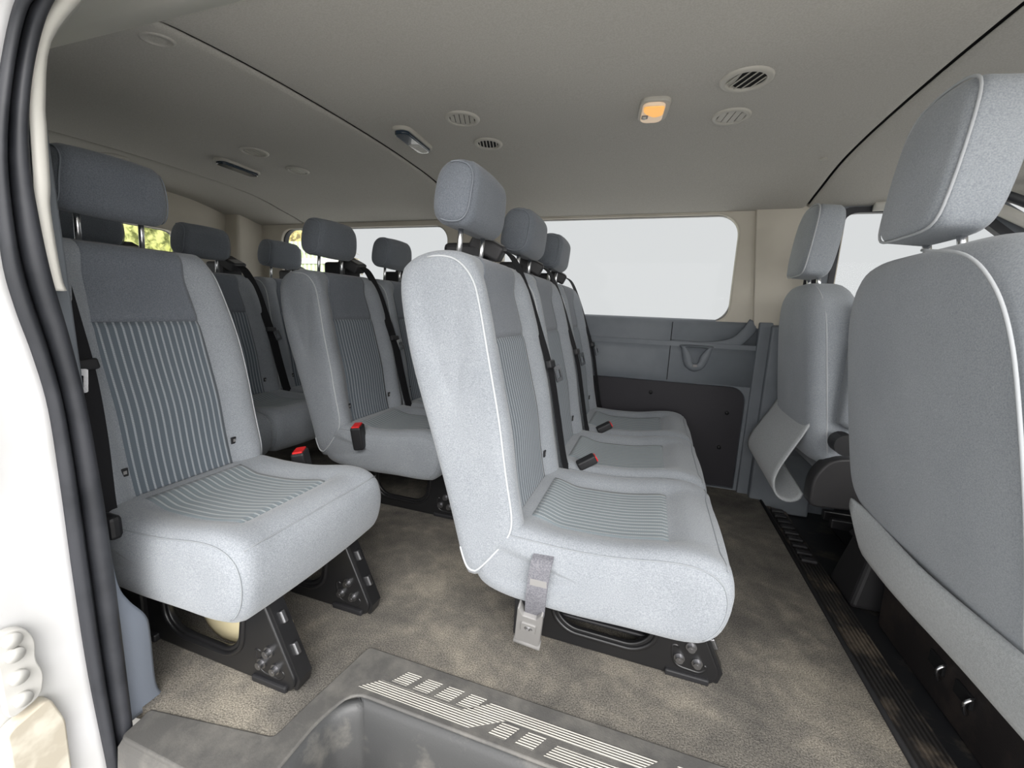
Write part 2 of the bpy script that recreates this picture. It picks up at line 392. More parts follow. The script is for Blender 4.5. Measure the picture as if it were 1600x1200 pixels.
def prism(name, prof, x0, x1, m, parent=None, axis='X', r=0, smooth=False):
    """profile (a,b) swept along an axis: X -> (y,z) ; Y -> (x,z)"""
    bm = bmesh.new(); f = (lambda a, b, t: (t, a, b)) if axis == 'X' else (lambda a, b, t: (a, t, b))
    A = [bm.verts.new(f(a, b, x0)) for a, b in prof]; B = [bm.verts.new(f(a, b, x1)) for a, b in prof]; n = len(prof)
    for i in range(n): bm.faces.new((A[i], A[(i+1) % n], B[(i+1) % n], B[i]))
    bm.faces.new(A[::-1]); bm.faces.new(B); bmesh.ops.recalc_face_normals(bm, faces=bm.faces); bevel(bm, r)
    return obj(name, bm, m, parent, smooth=smooth)
def sheet(name, prof, x0, x1, m, parent=None, th=.01, axis='X', n=2):
    """open profile swept along an axis, given thickness"""
    bm = bmesh.new(); R = []
    for i in range(n+1):
        t = x0+(x1-x0)*i/n; R.append([bm.verts.new((t, a, b) if axis == 'X' else (a, t, b)) for a, b in prof])
    for A, B in zip(R, R[1:]):
        for j in range(len(prof)-1): bm.faces.new((A[j], A[j+1], B[j+1], B[j]))
    o = obj(name, bm, m, parent, smooth=True)
    md = o.modifiers.new('s', 'SOLIDIFY'); md.thickness = th; md.offset = 0
    return o

# ================================================================== THE VAN BODY
FY = 2.20; NY = .45; RX = -2.62
# --- floor
fl = plate('floor', [[(RX, .43), (-.93, .43), (-.93, .452), (-.605, .50), (-.60, .56), (-.575, .74), (.54, .74), (.54, 2.24), (RX, 2.24)]], .03, M['carpet'], None, mtx=T(0,0,-.015))
struct(fl, 'worn grey brown carpeted floor of the passenger compartment')
# --- step surround and well (near side)
sm = thing('step_surround', 'grey moulded plastic step surround with pale ribbed pattern at the sliding door', 'step')
plate('top_sheet', [rpoly([(-.872, .405), (-.56, .405), (-.56, .56), (-.535, .635), (.6, .635), (.6, .742), (-.577, .742), (-.602, .56), (-.607, .498), (-.882, .455), (-.876, .44)], [.01,.01,.05,.04,.01,.01,.01,.03,.015,.01,.01])], .016, M['mat'], sm, bev=.004, mtx=T(0,0,-.009), smooth=False)
WELL = [Vector(p) for p in ((-.56, .405), (-.56, .52), (-.552, .585), (-.51, .625), (-.44, .635), (.6, .635))]
def well():
    bm = bmesh.new(); P = smooth_pts([(a, b, 0) for a, b in WELL], 6)
    R = []
    for p in P: pass
    N = len(P); rows = []
    for dz, off in ((-.004, -.004), (-.006, .006), (-.016, .013), (-.04, .018), (-.25, .035)):
        row = []
        for i, p in enumerate(P):
            t = (P[min(i+1, N-1)]-P[max(i-1, 0)]).normalized(); nn = Vector((t.y, -t.x, 0))
            row.append(bm.verts.new(p+nn*off+Vector((0, 0, dz))))
        rows.append(row)
    for A, B in zip(rows, rows[1:]):
        for i in range(N-1): bm.faces.new((A[i], A[i+1], B[i+1], B[i]))
    o = obj('well_side', bm, M['matwell'], sm, smooth=True); md = o.modifiers.new('s', 'SOLIDIFY'); md.thickness = .004; md.offset = 1
well()
box('well_floor', (-.54, .30, -.262), (.6, .615, -.25), M['matwell'], sm, .004)
o = plate('well_tread', [rrect(-.50, .38, .5, .585, .05)], .006, M['tread'], sm, bev=.002, mtx=T(0,0,-.246)); 
prism('sill_face', [(.405,-.002),(.395,-.012),(.39,-.06),(.36,-.25),(.40,-.25),(.42,-.02)], -.872, -.565, M['mat'], sm, 'X')
# pale ribbed pattern
def chev(P, nm='tread_pattern'): plate(nm, [P], .003, M['tread'], sm, bev=.0008, mtx=T(0,0,.001))
ya, yb, yc, yd = .645, .676, .686, .716
per = .315
for k in range(3):
    x = -.531+k*per; 
    if k == 0:
        chev([(-.531, .646), (-.495, .676), (-.298, .676), (-.245, .711), (.085, .711), (.055, .686), (-.205, .686), (-.272, .646)], 'pattern_band')
    if k == 1:
        chev([(-.118, .646), (-.098, .672), (.012, .672), (.065, .684), (.40, .684), (.38, .660), (.06, .660), (.03, .646)], 'pattern_band')
for i in range(4):
    x = -.472+i*.052; chev([(x, .683), (x+.035, .683), (x+.055, .714), (x+.02, .714)], 'pattern_lozenge')
for i in range(2):
    x = -.232+i*.055; chev([(x, .648), (x+.035, .648), (x+.055, .678), (x+.02, .678)], 'pattern_lozenge')
for i in range(3):
    x = .10+i*.055; chev([(x, .69), (x+.035, .69), (x+.055, .714), (x+.02, .714)], 'pattern_lozenge')

# --- cab floor, ribbed threshold, plinth under the passenger seat
tr = thing('threshold_strip', 'black ribbed rubber threshold strip dusted with dirt beside the carpet edge', 'threshold strip', (0,0,0))
prism('ribbed_mat', [(.548,-.01),(.555,-.016),(.60,-.022),(.650,-.032),(.656,-.054),(.548,-.054)], .75, 2.09, M['cabrib'], tr, 'Y')
tube('edge_bead', [(.546, .75, .001), (.546, 2.09, .001)], .0065, M['black'], tr, 8)
for i in range(9): box('tread_block', (.575, 1.62+i*.05, -.018), (.625, 1.648+i*.05, -.006), M['bplastic2'], tr, .004)
cf_ = box('floor', (.60, .3, -.09), (2.2, 2.24, -.055), M['cabmat'], None, .004); struct(cf_, 'dark rubber covered cab floor')
# ceiling --------------------------------------------------------
CP = [(.655, 1.352), (.70, 1.362), (.85, 1.376), (1.05, 1.386), (1.33, 1.392), (1.60, 1.388), (1.80, 1.376), (1.92, 1.358), (2.02, 1.335), (2.10, 1.318), (2.165, 1.302), (2.20, 1.298)]
CPs = [tuple(v)[:2] for v in smooth_pts([Vector((a, b, 0)) for a, b in CP], 4)]
def ceil_z(y):
    if y < .66: return 1.35
    for (a, b), (c, d) in zip(CPs, CPs[1:]):
        if a <= y <= c: return b+(d-b)*(y-a)/(c-a)
    return 1.28
for i, (xa, xb, lab) in enumerate(((RX, -2.134, 'rearmost headliner panel above the back doors'), (-2.122, -1.006, 'middle headliner panel with the smoked lens lamp by row two'), (-.994, .564, 'front headliner panel with the lit amber lamp'), (.576, 2.1, 'cab headliner panel'))):
    bm = bmesh.new(); R = []
    xs = [xa, xa+.002, xa+.008, xa+.02]+[xa+.02+(xb-xa-.04)*k/20 for k in range(1, 20)]+[xb-.02, xb-.008, xb-.002, xb]
    for x in xs:
        e = min(x-xa, xb-x); lift = .007*math.exp(-(e/.006)) 
        lip = 0
        # the transverse seam dips a little towards the sides
        R.append([bm.verts.new((x, a, b+lift+lip)) for a, b in CPs])
    for A, B in zip(R, R[1:]):
        for j in range(len(CPs)-1): bm.faces.new((A[j], A[j+1], B[j+1], B[j]))
    o = obj('ceiling', bm, M['head'], None, smooth=True); md = o.modifiers.new('s', 'SOLIDIFY'); md.thickness = .004; md.offset = 1 if False else 0
    struct(o, lab)
o = sheet('ceiling', [(.20, 1.36), (.5, 1.375)]+[(a, b+.02) for a, b in CPs]+[(2.27, 1.325)], RX-.02, 2.12, M['black'], None, .01); struct(o, 'roof shell above the headliner')
# --- far wall: upper part with windows
wu = plate('wall_far', [[(RX, .785), (.72, .785), (.72, 1.32), (RX, 1.32)], rrect(-2.33, .80, -1.13, 1.275, .085)[::-1], rrect(-.81, .80, .335, 1.292, (.07,.10,.10,.07))[::-1]], .03, M['cream'], None, bev=.006, mtx=T(0, FY+.02, 0)@XZ)
struct(wu, 'cream upper side wall around the far windows')
for n_, (a, b) in enumerate(((-2.33, -1.13), (-.81, .335))):
    f = plate('window_%d' % (n_+1), [rrect(a-.004, .796, b+.004, 1.283, .09), rrect(a+.012, .81, b-.012, 1.27, .08)[::-1]] if n_ == 0 else [rrect(a-.004, .796, b+.004, 1.29, .09), rrect(a+.003, .803, b-.003, 1.284, .09)[::-1]], .03 if n_ == 0 else .02, M['rubber'] if n_ == 0 else M['greyp'], None, bev=.002 if n_ == 0 else .001, mtx=T(0, FY+.035, 0)@XZ)
    struct(f, ('rear far side window with a fence behind' if n_ == 0 else 'large far side window beside the three seat bench'))
    p_ = plate('pane', [rrect(a, .80, b, 1.29, .085)], .004, M['glass'], f, mtx=T(0, FY+.045, 0)@XZ)
# lower wall: slate plastic with ledge
LP = [(2.232, .81), (2.20, .803), (2.192, .79), (2.19, .74), (2.196, .70), (2.19, .688), (2.172, .676), (2.166, .655), (2.168, .56), (2.172, .515), (2.182, .505), (2.21, .50)]
lw = sheet('wall_far_lower', [(a, b) for a, b in LP], RX, .47, M['blue'], None, .006, n=4); lw.name = 'wall_far'; struct(lw, 'slate blue lower side trim under the far windows')
# vertical part under the ledge around the dark panel
lw2 = plate('wall_far', [[(RX, -.02), (.60, -.02), (.60, .70), (RX, .70)], rrect(RX+.05, .0, .445, .508, (.01,.075,.03,.01))[::-1]], .02, M['blue'], None, bev=.004, mtx=T(0, FY-.012, 0)@XZ)
struct(lw2, 'slate blue trim framing the dark kick panel')
dp = plate('wall_far', [[(RX, -.02), (.47, -.02), (.47, .53), (RX, .53)]], .01, M['dpanel'], None, mtx=T(0, FY-.001, 0)@XZ); struct(dp, 'dark kick panel of the far side wall')
for i, (x, z) in enumerate(((.02, .44), (.375, .375), (.36, .20), (-.55, .44), (-1.1, .44))):
    bm = bmesh.new(); add_tube(bm, [(x, FY-.004, z), (x, FY-.011, z), (x, FY-.013, z)], .009, 16); c = obj('panel_clip', bm, M['bplastic'], dp, smooth=True)
tube('panel_seam', [(.088, 2.187, .795), (.088, 2.186, .745), (.088, 2.191, .70), (.088, 2.182, .686), (.088, 2.167, .675), (.088, 2.161, .655), (.088, 2.164, .56), (.088, 2.168, .515)], .0016, M['black'], lw, 6)
# window sill swelling that turns up at the B pillar
P_ = smooth_pts([(.09, 2.188, .684), (.22, 2.186, .682), (.30, 2.182, .69), (.37, 2.182, .715), (.415, 2.184, .765), (.44, 2.192, .81)], 6)
tube('ledge_curve', P_, .014, M['blue'], lw, 12, flat=(.026, .005), up=(0,-1,0))
# coat pocket shaped recess
pk = thing('bottle_pocket', 'slate plastic funnel shaped pocket on the far wall under the window', 'wall pocket', (.205, 2.185, .64))
def pocket():
    OUT = smooth_pts([(-.062, .045, 0), (0, .049, 0), (.062, .045, 0), (.060, .03, 0), (.052, -.01, 0), (.036, -.052, 0), (.0, -.072, 0), (-.036, -.052, 0), (-.052, -.01, 0), (-.060, .03, 0)], 5, True)
    IN = smooth_pts([(-.043, .040, 0), (0, .041, 0), (.043, .040, 0), (.034, .025, 0), (.019, .0, 0), (.012, -.03, 0), (0, -.036, 0), (-.012, -.03, 0), (-.019, .0, 0), (-.034, .025, 0)], 5, True)
    bm = bmesh.new()
    def lay(P, s, y): return [bm.verts.new((p.x*s*1.12, y, p.y*s*1.05)) for p in P]
    r0 = lay(OUT, 1.04, .004); r1 = lay(OUT, 1.0, -.022); r2 = lay(OUT, .9, -.040)
    r3 = lay(IN, 1.06, -.042); r4 = lay(IN, .98, -.036); r5 = lay(IN, .9, .012)
    for A, B in ((r0, r1), (r1, r2), (r2, r3), (r3, r4), (r4, r5)):
        for j in range(len(A)): bm.faces.new((A[j], A[(j+1) % len(A)], B[(j+1) % len(A)], B[j]))
    bm.faces.new(r5)
    obj('funnel', bm, M['blue'], pk, smooth=True)
    box('clip', (-.010, -.046, -.052), (.010, -.038, -.040), M['greyp'], pk, .002)
pocket()
# --- B pillar, far side
bp = plate('wall_far', [rpoly([(.44, .785), (.68, .785), (.68, 1.32), (.385, 1.32)], .004)], .012, M['cream'], None, bev=.005, mtx=T(0, FY-.004, 0)@XZ); struct(bp, 'cream upper pillar cover between the far windows')
bp2 = prism('wall_far', [(2.165, .80), (2.14, .79), (2.135, .60), (2.135, .22), (2.11, .17), (2.105, .0), (2.1, -.05), (2.24, -.05), (2.24, .80)], .50, .74, M['blue'], None, 'X', .008); struct(bp2, 'slate blue lower pillar trim')
bp3 = prism('wall_far', [(2.165, .81), (2.16, .79), (2.16, .45), (2.15, -.02), (2.24, -.02), (2.24, .81)], .455, .51, M['blue'], None, 'X', .006); struct(bp3, 'narrow slate blue trim edge beside the dark kick panel')
ba = thing('belt_anchor', 'black seat belt guide on the cream pillar behind the driver seat', 'belt guide', (.605, 2.13, 1.08))
box('bracket', (-.014, -.012, -.02), (.014, .02, .07), M['bplastic'], ba, .004)
box('slider', (-.03, -.03, -.03), (.03, -.008, .012), M['bplastic'], ba, .008)
ribbon('webbing', [(0, -.022, -.02), (.0, -.02, -.15), (.0, -.012, -.4), (0, -.006, -.6)], (1, 0, .0), .045, M['belt'], ba)
# driver door window and A pillar
dw = plate('wall_cab_far', [[(.66, -.05), (2.1, -.05), (2.1, .85), (1.85, .85), (1.15, 1.34), (.66, 1.34)], rpoly([(.70, .80), (1.72, .80), (1.62, .88), (1.12, 1.285), (.70, 1.287)], .05)[::-1]], .03, M['blue'], None, bev=.008, mtx=T(0, FY+.0, 0)@XZ); dw.name = 'door_1'; struct(dw, 'driver door seen beyond the front seats')
f = plate('window_3', [rpoly([(.69, .79), (1.74, .79), (1.63, .89), (1.13, 1.29), (.69, 1.295)], .05), rpoly([(.712, .81), (1.68, .81), (1.60, .87), (1.11, 1.268), (.712, 1.272)], .05)[::-1]], .03, M['rubber'], None, mtx=T(0, FY-.012, 0)@XZ); struct(f, 'black framed driver door window')
plate('pane', [rpoly([(.70, .80), (1.70, .80), (1.62, .88), (1.12, 1.28), (.70, 1.285)], .05)], .004, M['glass'], f, mtx=T(0, FY+.01, 0)@XZ)
tube('trim_1', smooth_pts([(.80, 2.16, 1.292), (1.10, 2.15, 1.29), (1.3, 2.14, 1.20), (1.8, 2.1, .90)], 5), .02, M['creamlt'], None, 10); struct(bpy.data.objects['trim_1'], 'pale windscreen pillar cover')
tube('trim_2', smooth_pts([(1.10, 2.06, 1.315), (1.3, 2.06, 1.22), (1.8, 2.02, .92)], 5), .016, M['rubber'], None, 10); struct(bpy.data.objects['trim_2'], 'black windscreen seal')
# dashboard and windscreen, front end
wf = prism('wall_front', [(1.55, -.05), (1.50, .3), (1.46, .72), (1.52, .80), (1.95, .82), (2.05, .80), (2.05, -.05)], .5, 2.18, M['bplastic2'], None, 'Y', .01); struct(wf, 'dashboard across the cab')
ws = sheet('window_4', [(2.02, .82), (1.30, 1.36)], .42, 2.19, M['glass'], None, .004, 'Y'); struct(ws, 'windscreen')
# --- rear wall with two door windows
rw = plate('wall_rear', [[(.40, -.03), (2.24, -.03), (2.24, 1.42), (.40, 1.42)], rrect(.62, .80, 1.22, 1.20, .07)[::-1], rrect(1.36, .80, 1.775, 1.185, .09)[::-1]], .04, M['cream'], None, bev=.008, mtx=T(RX, 0, 0)@YZ); struct(rw, 'cream rear door wall with two windows')
for n_, (a, b, t_) in enumerate(((.62, 1.22, 1.20), (1.36, 1.775, 1.185))):
    f = plate('window_%d' % (5+n_), [rrect(a-.006, .794, b+.006, t_+.006, .08), rrect(a+.01, .81, b-.01, t_-.01, .075)[::-1]], .02, M['rubber'], None, mtx=T(RX-.015, 0, 0)@YZ); struct(f, 'rear door window behind the last row')
    plate('pane', [rrect(a, .80, b, t_, .075)], .004, M['glass'], f, mtx=T(RX-.018, 0, 0)@YZ)
prism('trim_3', [(1.97, .0), (2.0, .8), (2.04, 1.36), (2.24, 1.36), (2.24, 0)], RX, RX+.14, M['cream'], None, 'X', .02); struct(bpy.data.objects['trim_3'], 'cream rear corner pillar')
# --- near side wall behind the sliding door, with window
nw = plate('wall_near', [[(RX, -.03), (-.93, -.03), (-.93, 1.26), (RX, 1.26)], rrect(-2.35, .80, -1.15, 1.20, .09)[::-1]], .03, M['blue'], None, bev=.005, mtx=T(0, .425, 0)@XZ); struct(nw, 'near side wall behind the sliding door')
f = plate('window_7', [rrect(-2.356, .794, -1.144, 1.206, .09), rrect(-2.34, .81, -1.16, 1.19, .08)[::-1]], .03, M['rubber'], None, mtx=T(0, .405, 0)@XZ); struct(f, 'near side rear window')
plate('pane', [rrect(-2.35, .80, -1.15, 1.20, .09)], .004, M['tint'], f, mtx=T(0, .40, 0)@XZ)
# --- door opening rear edge: jamb paint, rubber seal, inner trim, all in the plane x = -.9
IN_ = [(.425,-.10),(.431,-.025),(.435,.173),(.437,.358),(.435,.50),(.429,.646),(.420,.754),(.410,.844),(.405,.928),(.403,1.008),(.413,1.099),(.434,1.185),(.458,1.249),(.50,1.32)]
OUT_ = [(.385,-.10),(.386,-.061),(.380,.15),(.380,.343),(.382,.50),(.382,.634),(.374,.72),(.363,.794),(.358,.866),(.365,1.0),(.385,1.112),(.41,1.21),(.43,1.25),(.47,1.33)]
inn = smooth_pts([Vector((0, a, b)) for a, b in IN_], 5); outn = smooth_pts([Vector((0, a, b)) for a, b in OUT_], 5)
def seal():
    t = thing('door_seal', 'black double ribbed rubber seal around the sliding door opening', 'door seal', (-.90, 0, 0))
    secs = (((0., .004), (.04, .012), (.12, .018), (.22, .018), (.30, .012), (.36, .004), (.44, .001)), ((.44, .001), (.50, .008), (.60, .016), (.74, .019), (.86, .016), (.92, .008), (.94, .0)))
    for nm, sec, mt in (('outer_rib', secs[0], 'rubber'), ('inner_rib', secs[1], 'rubber')):
        bm = bmesh.new(); R = []
        for a, b in zip(outn, inn): R.append([bm.verts.new((x, a.y+(b.y-a.y)*f, a.z+(b.z-a.z)*f)) for f, x in sec])
        for A, B in zip(R, R[1:]):
            for j in range(len(sec)-1): bm.faces.new((A[j], A[j+1], B[j+1], B[j]))
        o = obj(nm, bm, M[mt], t, smooth=True); md = o.modifiers.new('s', 'SOLIDIFY'); md.thickness = .003; md.offset = 0
seal()
def jamb():
    t = thing('door_jamb', 'white painted body edge behind the sliding door opening with a latch plate', 'body panel', (-.90, 0, 0))
    bm = bmesh.new(); R = []
    for a in outn:
        y = a.y; k = sstep(-.1, .5, a.z)
        R.append([bm.verts.new(p) for p in ((.006, y+.004, a.z), (.004, y-.008, a.z), (-.006, y-.03, a.z), (-.012, y-.055, a.z), (-.016, y-.09, a.z), (-.02, y-.115, a.z), (-.035, y-.132, a.z), (-.08, y-.14, a.z), (-.35, y-.14, a.z), (-.8, y-.14, a.z))])
    for A, B in zip(R, R[1:]):
        for j in range(len(A)-1): bm.faces.new((A[j], A[j+1], B[j+1], B[j]))
    o = obj('painted_edge', bm, M['paint'], t, smooth=True); md = o.modifiers.new('s', 'SOLIDIFY'); md.thickness = .003; md.offset = 0
    # striker / hinge hardware low on the jamb
    h = plate('latch_plate', [rpoly([(.283,.16),(.318,.17),(.325,.205),(.318,.235),(.322,.27),(.312,.30),(.283,.305)], .012)], .012, M['whitep'], t, bev=.002, mtx=T(.002, 0, 0)@YZ)
    for z in (.185, .225, .265, .29):
        bm = bmesh.new(); add_tube(bm, [(.004, .298, z), (.016, .298, z), (.019, .298, z)], .011, 14); obj('latch_bolt', bm, M['whitep'], h, smooth=True)
    plate('dirty_bracket', [rpoly([(.278,-.06),(.335,-.02),(.338,.10),(.325,.155),(.278,.14)], .01)], .02, M['dirty'], t, bev=.003, mtx=T(.0, 0, 0)@YZ)
jamb()
def inner_trim():
    # cream strip above the belt line, pale slate strip below
    up = smooth_pts([Vector(p) for p in ((0,.53,1.34),(0,.485,1.272),(0,.440,1.188),(0,.424,1.10),(0,.421,1.059),(0,.416,.98),(0,.412,.939),(0,.414,.844),(0,.418,.82))], 4)
    bm = bmesh.new(); R = []
    for p in up: R.append([bm.verts.new(q) for q in ((-.002, p.y-.012, p.z), (.0, p.y, p.z), (-.006, p.y+.006, p.z), (-.03, p.y+.008, p.z), (-.05, p.y+.02, p.z))])
    for A, B in zip(R, R[1:]):
        for j in range(4): bm.faces.new((A[j], A[j+1], B[j+1], B[j]))
    o = obj('trim_4', bm, M['creamlt'], None, smooth=True); o.location.x = -.893; md = o.modifiers.new('s', 'SOLIDIFY'); md.thickness = .003; struct(o, 'cream trim strip inside the door seal')
    lo = smooth_pts([Vector(p) for p in ((0,.418,.83),(0,.428,.75),(0,.438,.64),(0,.443,.50),(0,.444,.36),(0,.448,.28),(0,.462,.235),(0,.484,.19),(0,.489,.15),(0,.488,.03),(0,.50,-.012))], 4)
    bm = bmesh.new(); R = []
    for p in lo: R.append([bm.verts.new(q) for q in ((.0, .405, p.z), (.0, p.y-.008, p.z), (-.004, p.y-.002, p.z), (-.016, p.y, p.z), (-.06, p.y+.004, p.z))])
    for A, B in zip(R, R[1:]):
        for j in range(4): bm.faces.new((A[j], A[j+1], B[j+1], B[j]))
    o = obj('trim_5', bm, M['bluelt'], None, smooth=True); o.location.x = -.905; md = o.modifiers.new('s', 'SOLIDIFY'); md.thickness = .003; struct(o, 'pale slate blue trim at the foot of the door opening')
inner_trim()
# header over the sliding door and near roof edge
hd = sheet('trim_6', [(.36, 1.34), (.44, 1.285), (.47, 1.288), (.52, 1.315), (.58, 1.338), (.62, 1.348), (.662, 1.354)], RX, 2.0, M['creamlt'], None, .006); struct(hd, 'door header under the roof edge with daylight put into its pale colour')  # light cream stands in for daylight on the near edge of the headliner

# ================================================================== SEATS
# side profiles in the seat frame; origin on the floor, x forward (seat R point offset built in)
BACK = [(-.235,.345), (-.238,.37), (-.262,.48), (-.282,.605), (-.318,.76), (-.354,.885), (-.376,.925), (-.41,.938), (-.465,.937), (-.515,.918), (-.54,.875), (-.507,.73), (-.462,.585), (-.405,.40), (-.360,.235), (-.345,.215), (-.318,.235), (-.275,.30)]
CUSH = [(-.315,.345), (-.24,.352), (-.14,.348), (-.03,.352), (.07,.368), (.125,.370), (.165,.358), (.188,.325), (.190,.28), (.176,.225), (.145,.196), (.10,.190), (.0,.19), (-.10,.186), (-.22,.19), (-.30,.195), (-.335,.22), (-.335,.31)]
HW = .216
def back_surf(p, n, hn):
    if n.x < .2: return 0
    f = sstep(.2, .6, n.x)*(1-sstep(.86, .93, p.y)); a = abs(hn)
    d = -.024*(1-sstep(.50, .80, a)) + .006*sstep(.6, .85, a)
    d -= .005*math.exp(-((a-.60)/.028)**2)
    d -= .004*math.exp(-((p.y-.762)/.006)**2)*(1-sstep(.58, .62, a))
    d += .010*math.exp(-((p.y-.52)/.09)**2)*(1-a*a)
    return d*f
def cush_surf(p, n, hn):
    a = abs(hn); d = 0
    if n.y > .2:
        f = sstep(.2, .7, n.y); inx = sstep(-.22, -.15, p.x)*(1-sstep(.07, .13, p.x))
        d += (-.014*(1-sstep(.45, .80, a))*inx + .006*sstep(.55, .8, a)*(1-sstep(.85,1,a)))*f
        d -= .004*math.exp(-((a-.60)/.03)**2)*f*inx
        d -= .004*math.exp(-((p.x-.075)/.008)**2)*(1-sstep(.58, .64, a))*f
    if n.x > .3 and n.y < .6: d += .008*(1-a*a)
    return d
def back_taper(p): return 1-.11*sstep(.62, .93, p.y)**1.5
PB = Pillow(BACK, -HW, HW, .030, surf=back_surf, taper=back_taper, n=110)
PC = Pillow(CUSH, -HW-.004, HW+.004, .032, surf=cush_surf, n=100, taper=lambda p: 1-.05*(1-sstep(-.33, -.22, p.x)))
hr_prof = rrect(-.051, -.072, .051, .072, (.038,.042,.046,.038), 4)
def hr_surf(p, n, hn): return (.006*(1-hn*hn) if n.x > .3 else 0)
PH = Pillow(hr_prof, -.116, .116, .028, surf=hr_surf, n=64, taper=lambda p: 1-.07*sstep(-.02, .06, p.y), bulge=.004)
backM = [M['fabric'], M['dark']]
def mk(bm, name):
    bmesh.ops.recalc_face_normals(bm, faces=bm.faces); me = bpy.data.meshes.new(name); bm.to_mesh(me); bm.free()
    for p in me.polygons: p.use_smooth = True
    return me
def rim(P, pred, h, inset, off, shrink):
    js = P.run(pred); return [P.pt(j, h, inset, off) for j in js]
def bolt(parent, x, y, z, r=.0082, nm='bolt'):
    bm = bmesh.new(); add_tube(bm, [(x, y+.004, z), (x, y-.004, z), (x, y-.006, z)], r*1.45, 16)
    add_tube(bm, [(x, y-.005, z), (x, y-.013, z), (x, y-.0145, z)], r, 12); add_tube(bm, [(x, y-.0144, z), (x, y-.0152, z)], r*.45, 6)
    return obj(nm, bm, M['steel'], parent, smooth=False)
def leg_frame(parent, y, detail=True):
    """pressed steel side frame with a long rounded window and a folded front channel"""
    out = rpoly([(-.265,.20), (-.255,.02), (-.20,.006), (.06,.004), (.20,.004), (.212,.03), (.135,.20)], [.01,.02,.01,.01,.012,.015,.01])
    hole = rpoly([(-.165,.155), (-.16,.075), (-.125,.048), (.025,.046), (.062,.075), (.075,.155)], [.02,.03,.03,.03,.03,.02])
    o = plate('leg', [out, hole[::-1]], .006, M['bmetal'], parent, bev=.0035, mtx=T(0, y, 0)@XZ)
    # raised lip around the window
    lip = [Vector((a, y-.006, b)) for a, b in rpoly([(-.175,.155), (-.17,.07), (-.13,.038), (.03,.036), (.072,.068), (.085,.155)], [.02,.035,.035,.035,.035,.02])]
    tube('window_lip', lip, .006, M['bmetal'], o, 8, closed=False)
    # folded front channel
    bm = bmesh.new(); w_ = .034
    for dy in (0, w_):
        me = bpy.data.meshes.new('t')
    P = [(.200,.006), (.218,.03), (.140,.205), (.120,.205)]
    def quad(pts, y0, y1):
        A = [bm.verts.new((a, y0, b)) for a, b in pts]; B = [bm.verts.new((a, y1, b)) for a, b in pts]; n = len(pts)
        for i in range(n): bm.faces.new((A[i], A[(i+1) % n], B[(i+1) % n], B[i]))
        bm.faces.new(A[::-1]); bm.faces.new(B)
    quad([(.214,.004), (.222,.032), (.144,.205), (.136,.205), (.212,.034), (.206,.004)], y, y+w_)
    quad([(.17,.004), (.214,.004), (.22,.032), (.142,.205), (.10,.205), (.17,.05)], y+w_-.003, y+w_)
    obj('front_channel', bm, M['bmetal'], o)
    if detail:
        for (sx, sz) in ((.196, .088), (.165, .155)):
            bm = bmesh.new(); mt = T(sx, y+w_*.5, sz)@Matrix.Rotation(math.radians(-24), 4, 'Y')
            add_box(bm, (-.002, -.006, -.014), (.0085, .006, .014), .003, 2, mt); obj('slot', bm, M['steel'], o)
        for (bx, bz) in ((.150, .085), (.128, .050), (.166, .048)): bolt(o, bx, y-.004, bz)
        tube('bolt_rib', [Vector((a, y-.004, b)) for a, b in rpoly([(.108,.085), (.118,.026), (.175,.022), (.19,.04)], .02)], .004, M['bmetal'], o, 8)
    box('floor_foot', (.10, y-.014, 0), (.195, y+.03, .016), M['bplastic'], o, .004)
    box('floor_foot', (-.27, y-.018, 0), (-.20, y+.03, .02), M['bplastic'], o, .004)
    return o
def buckle(parent, loc, rot, s=1.0, stalk=None):
    bm = bmesh.new(); mt = Matrix.Translation(loc)@rot.to_4x4()
    add_box(bm, (-.014*s, -.019*s, -.034*s), (.014*s, .019*s, .030*s), .005*s, 3, mt); b = obj('buckle', bm, M['bplastic'], parent)
    bm = bmesh.new(); add_box(bm, (-.010*s, -.016*s, .026*s), (.010*s, .016*s, .033*s), .002, 2, mt); add_box(bm, (-.0145*s, -.016*s, .008*s), (-.012*s, .016*s, .030*s), .001, 1, mt) if False else None
    o = obj('release_button', bm, M['red'], b); o['label'] = 'red release button'
    if stalk: tube('stalk', smooth_pts(stalk, 5), .007, M['bplastic'], parent, 8)
    return b
class RotM: pass
def R3(x=0, y=0, z=0): return (Matrix.Rotation(z, 3, 'Z')@Matrix.Rotation(y, 3, 'Y')@Matrix.Rotation(x, 3, 'X'))
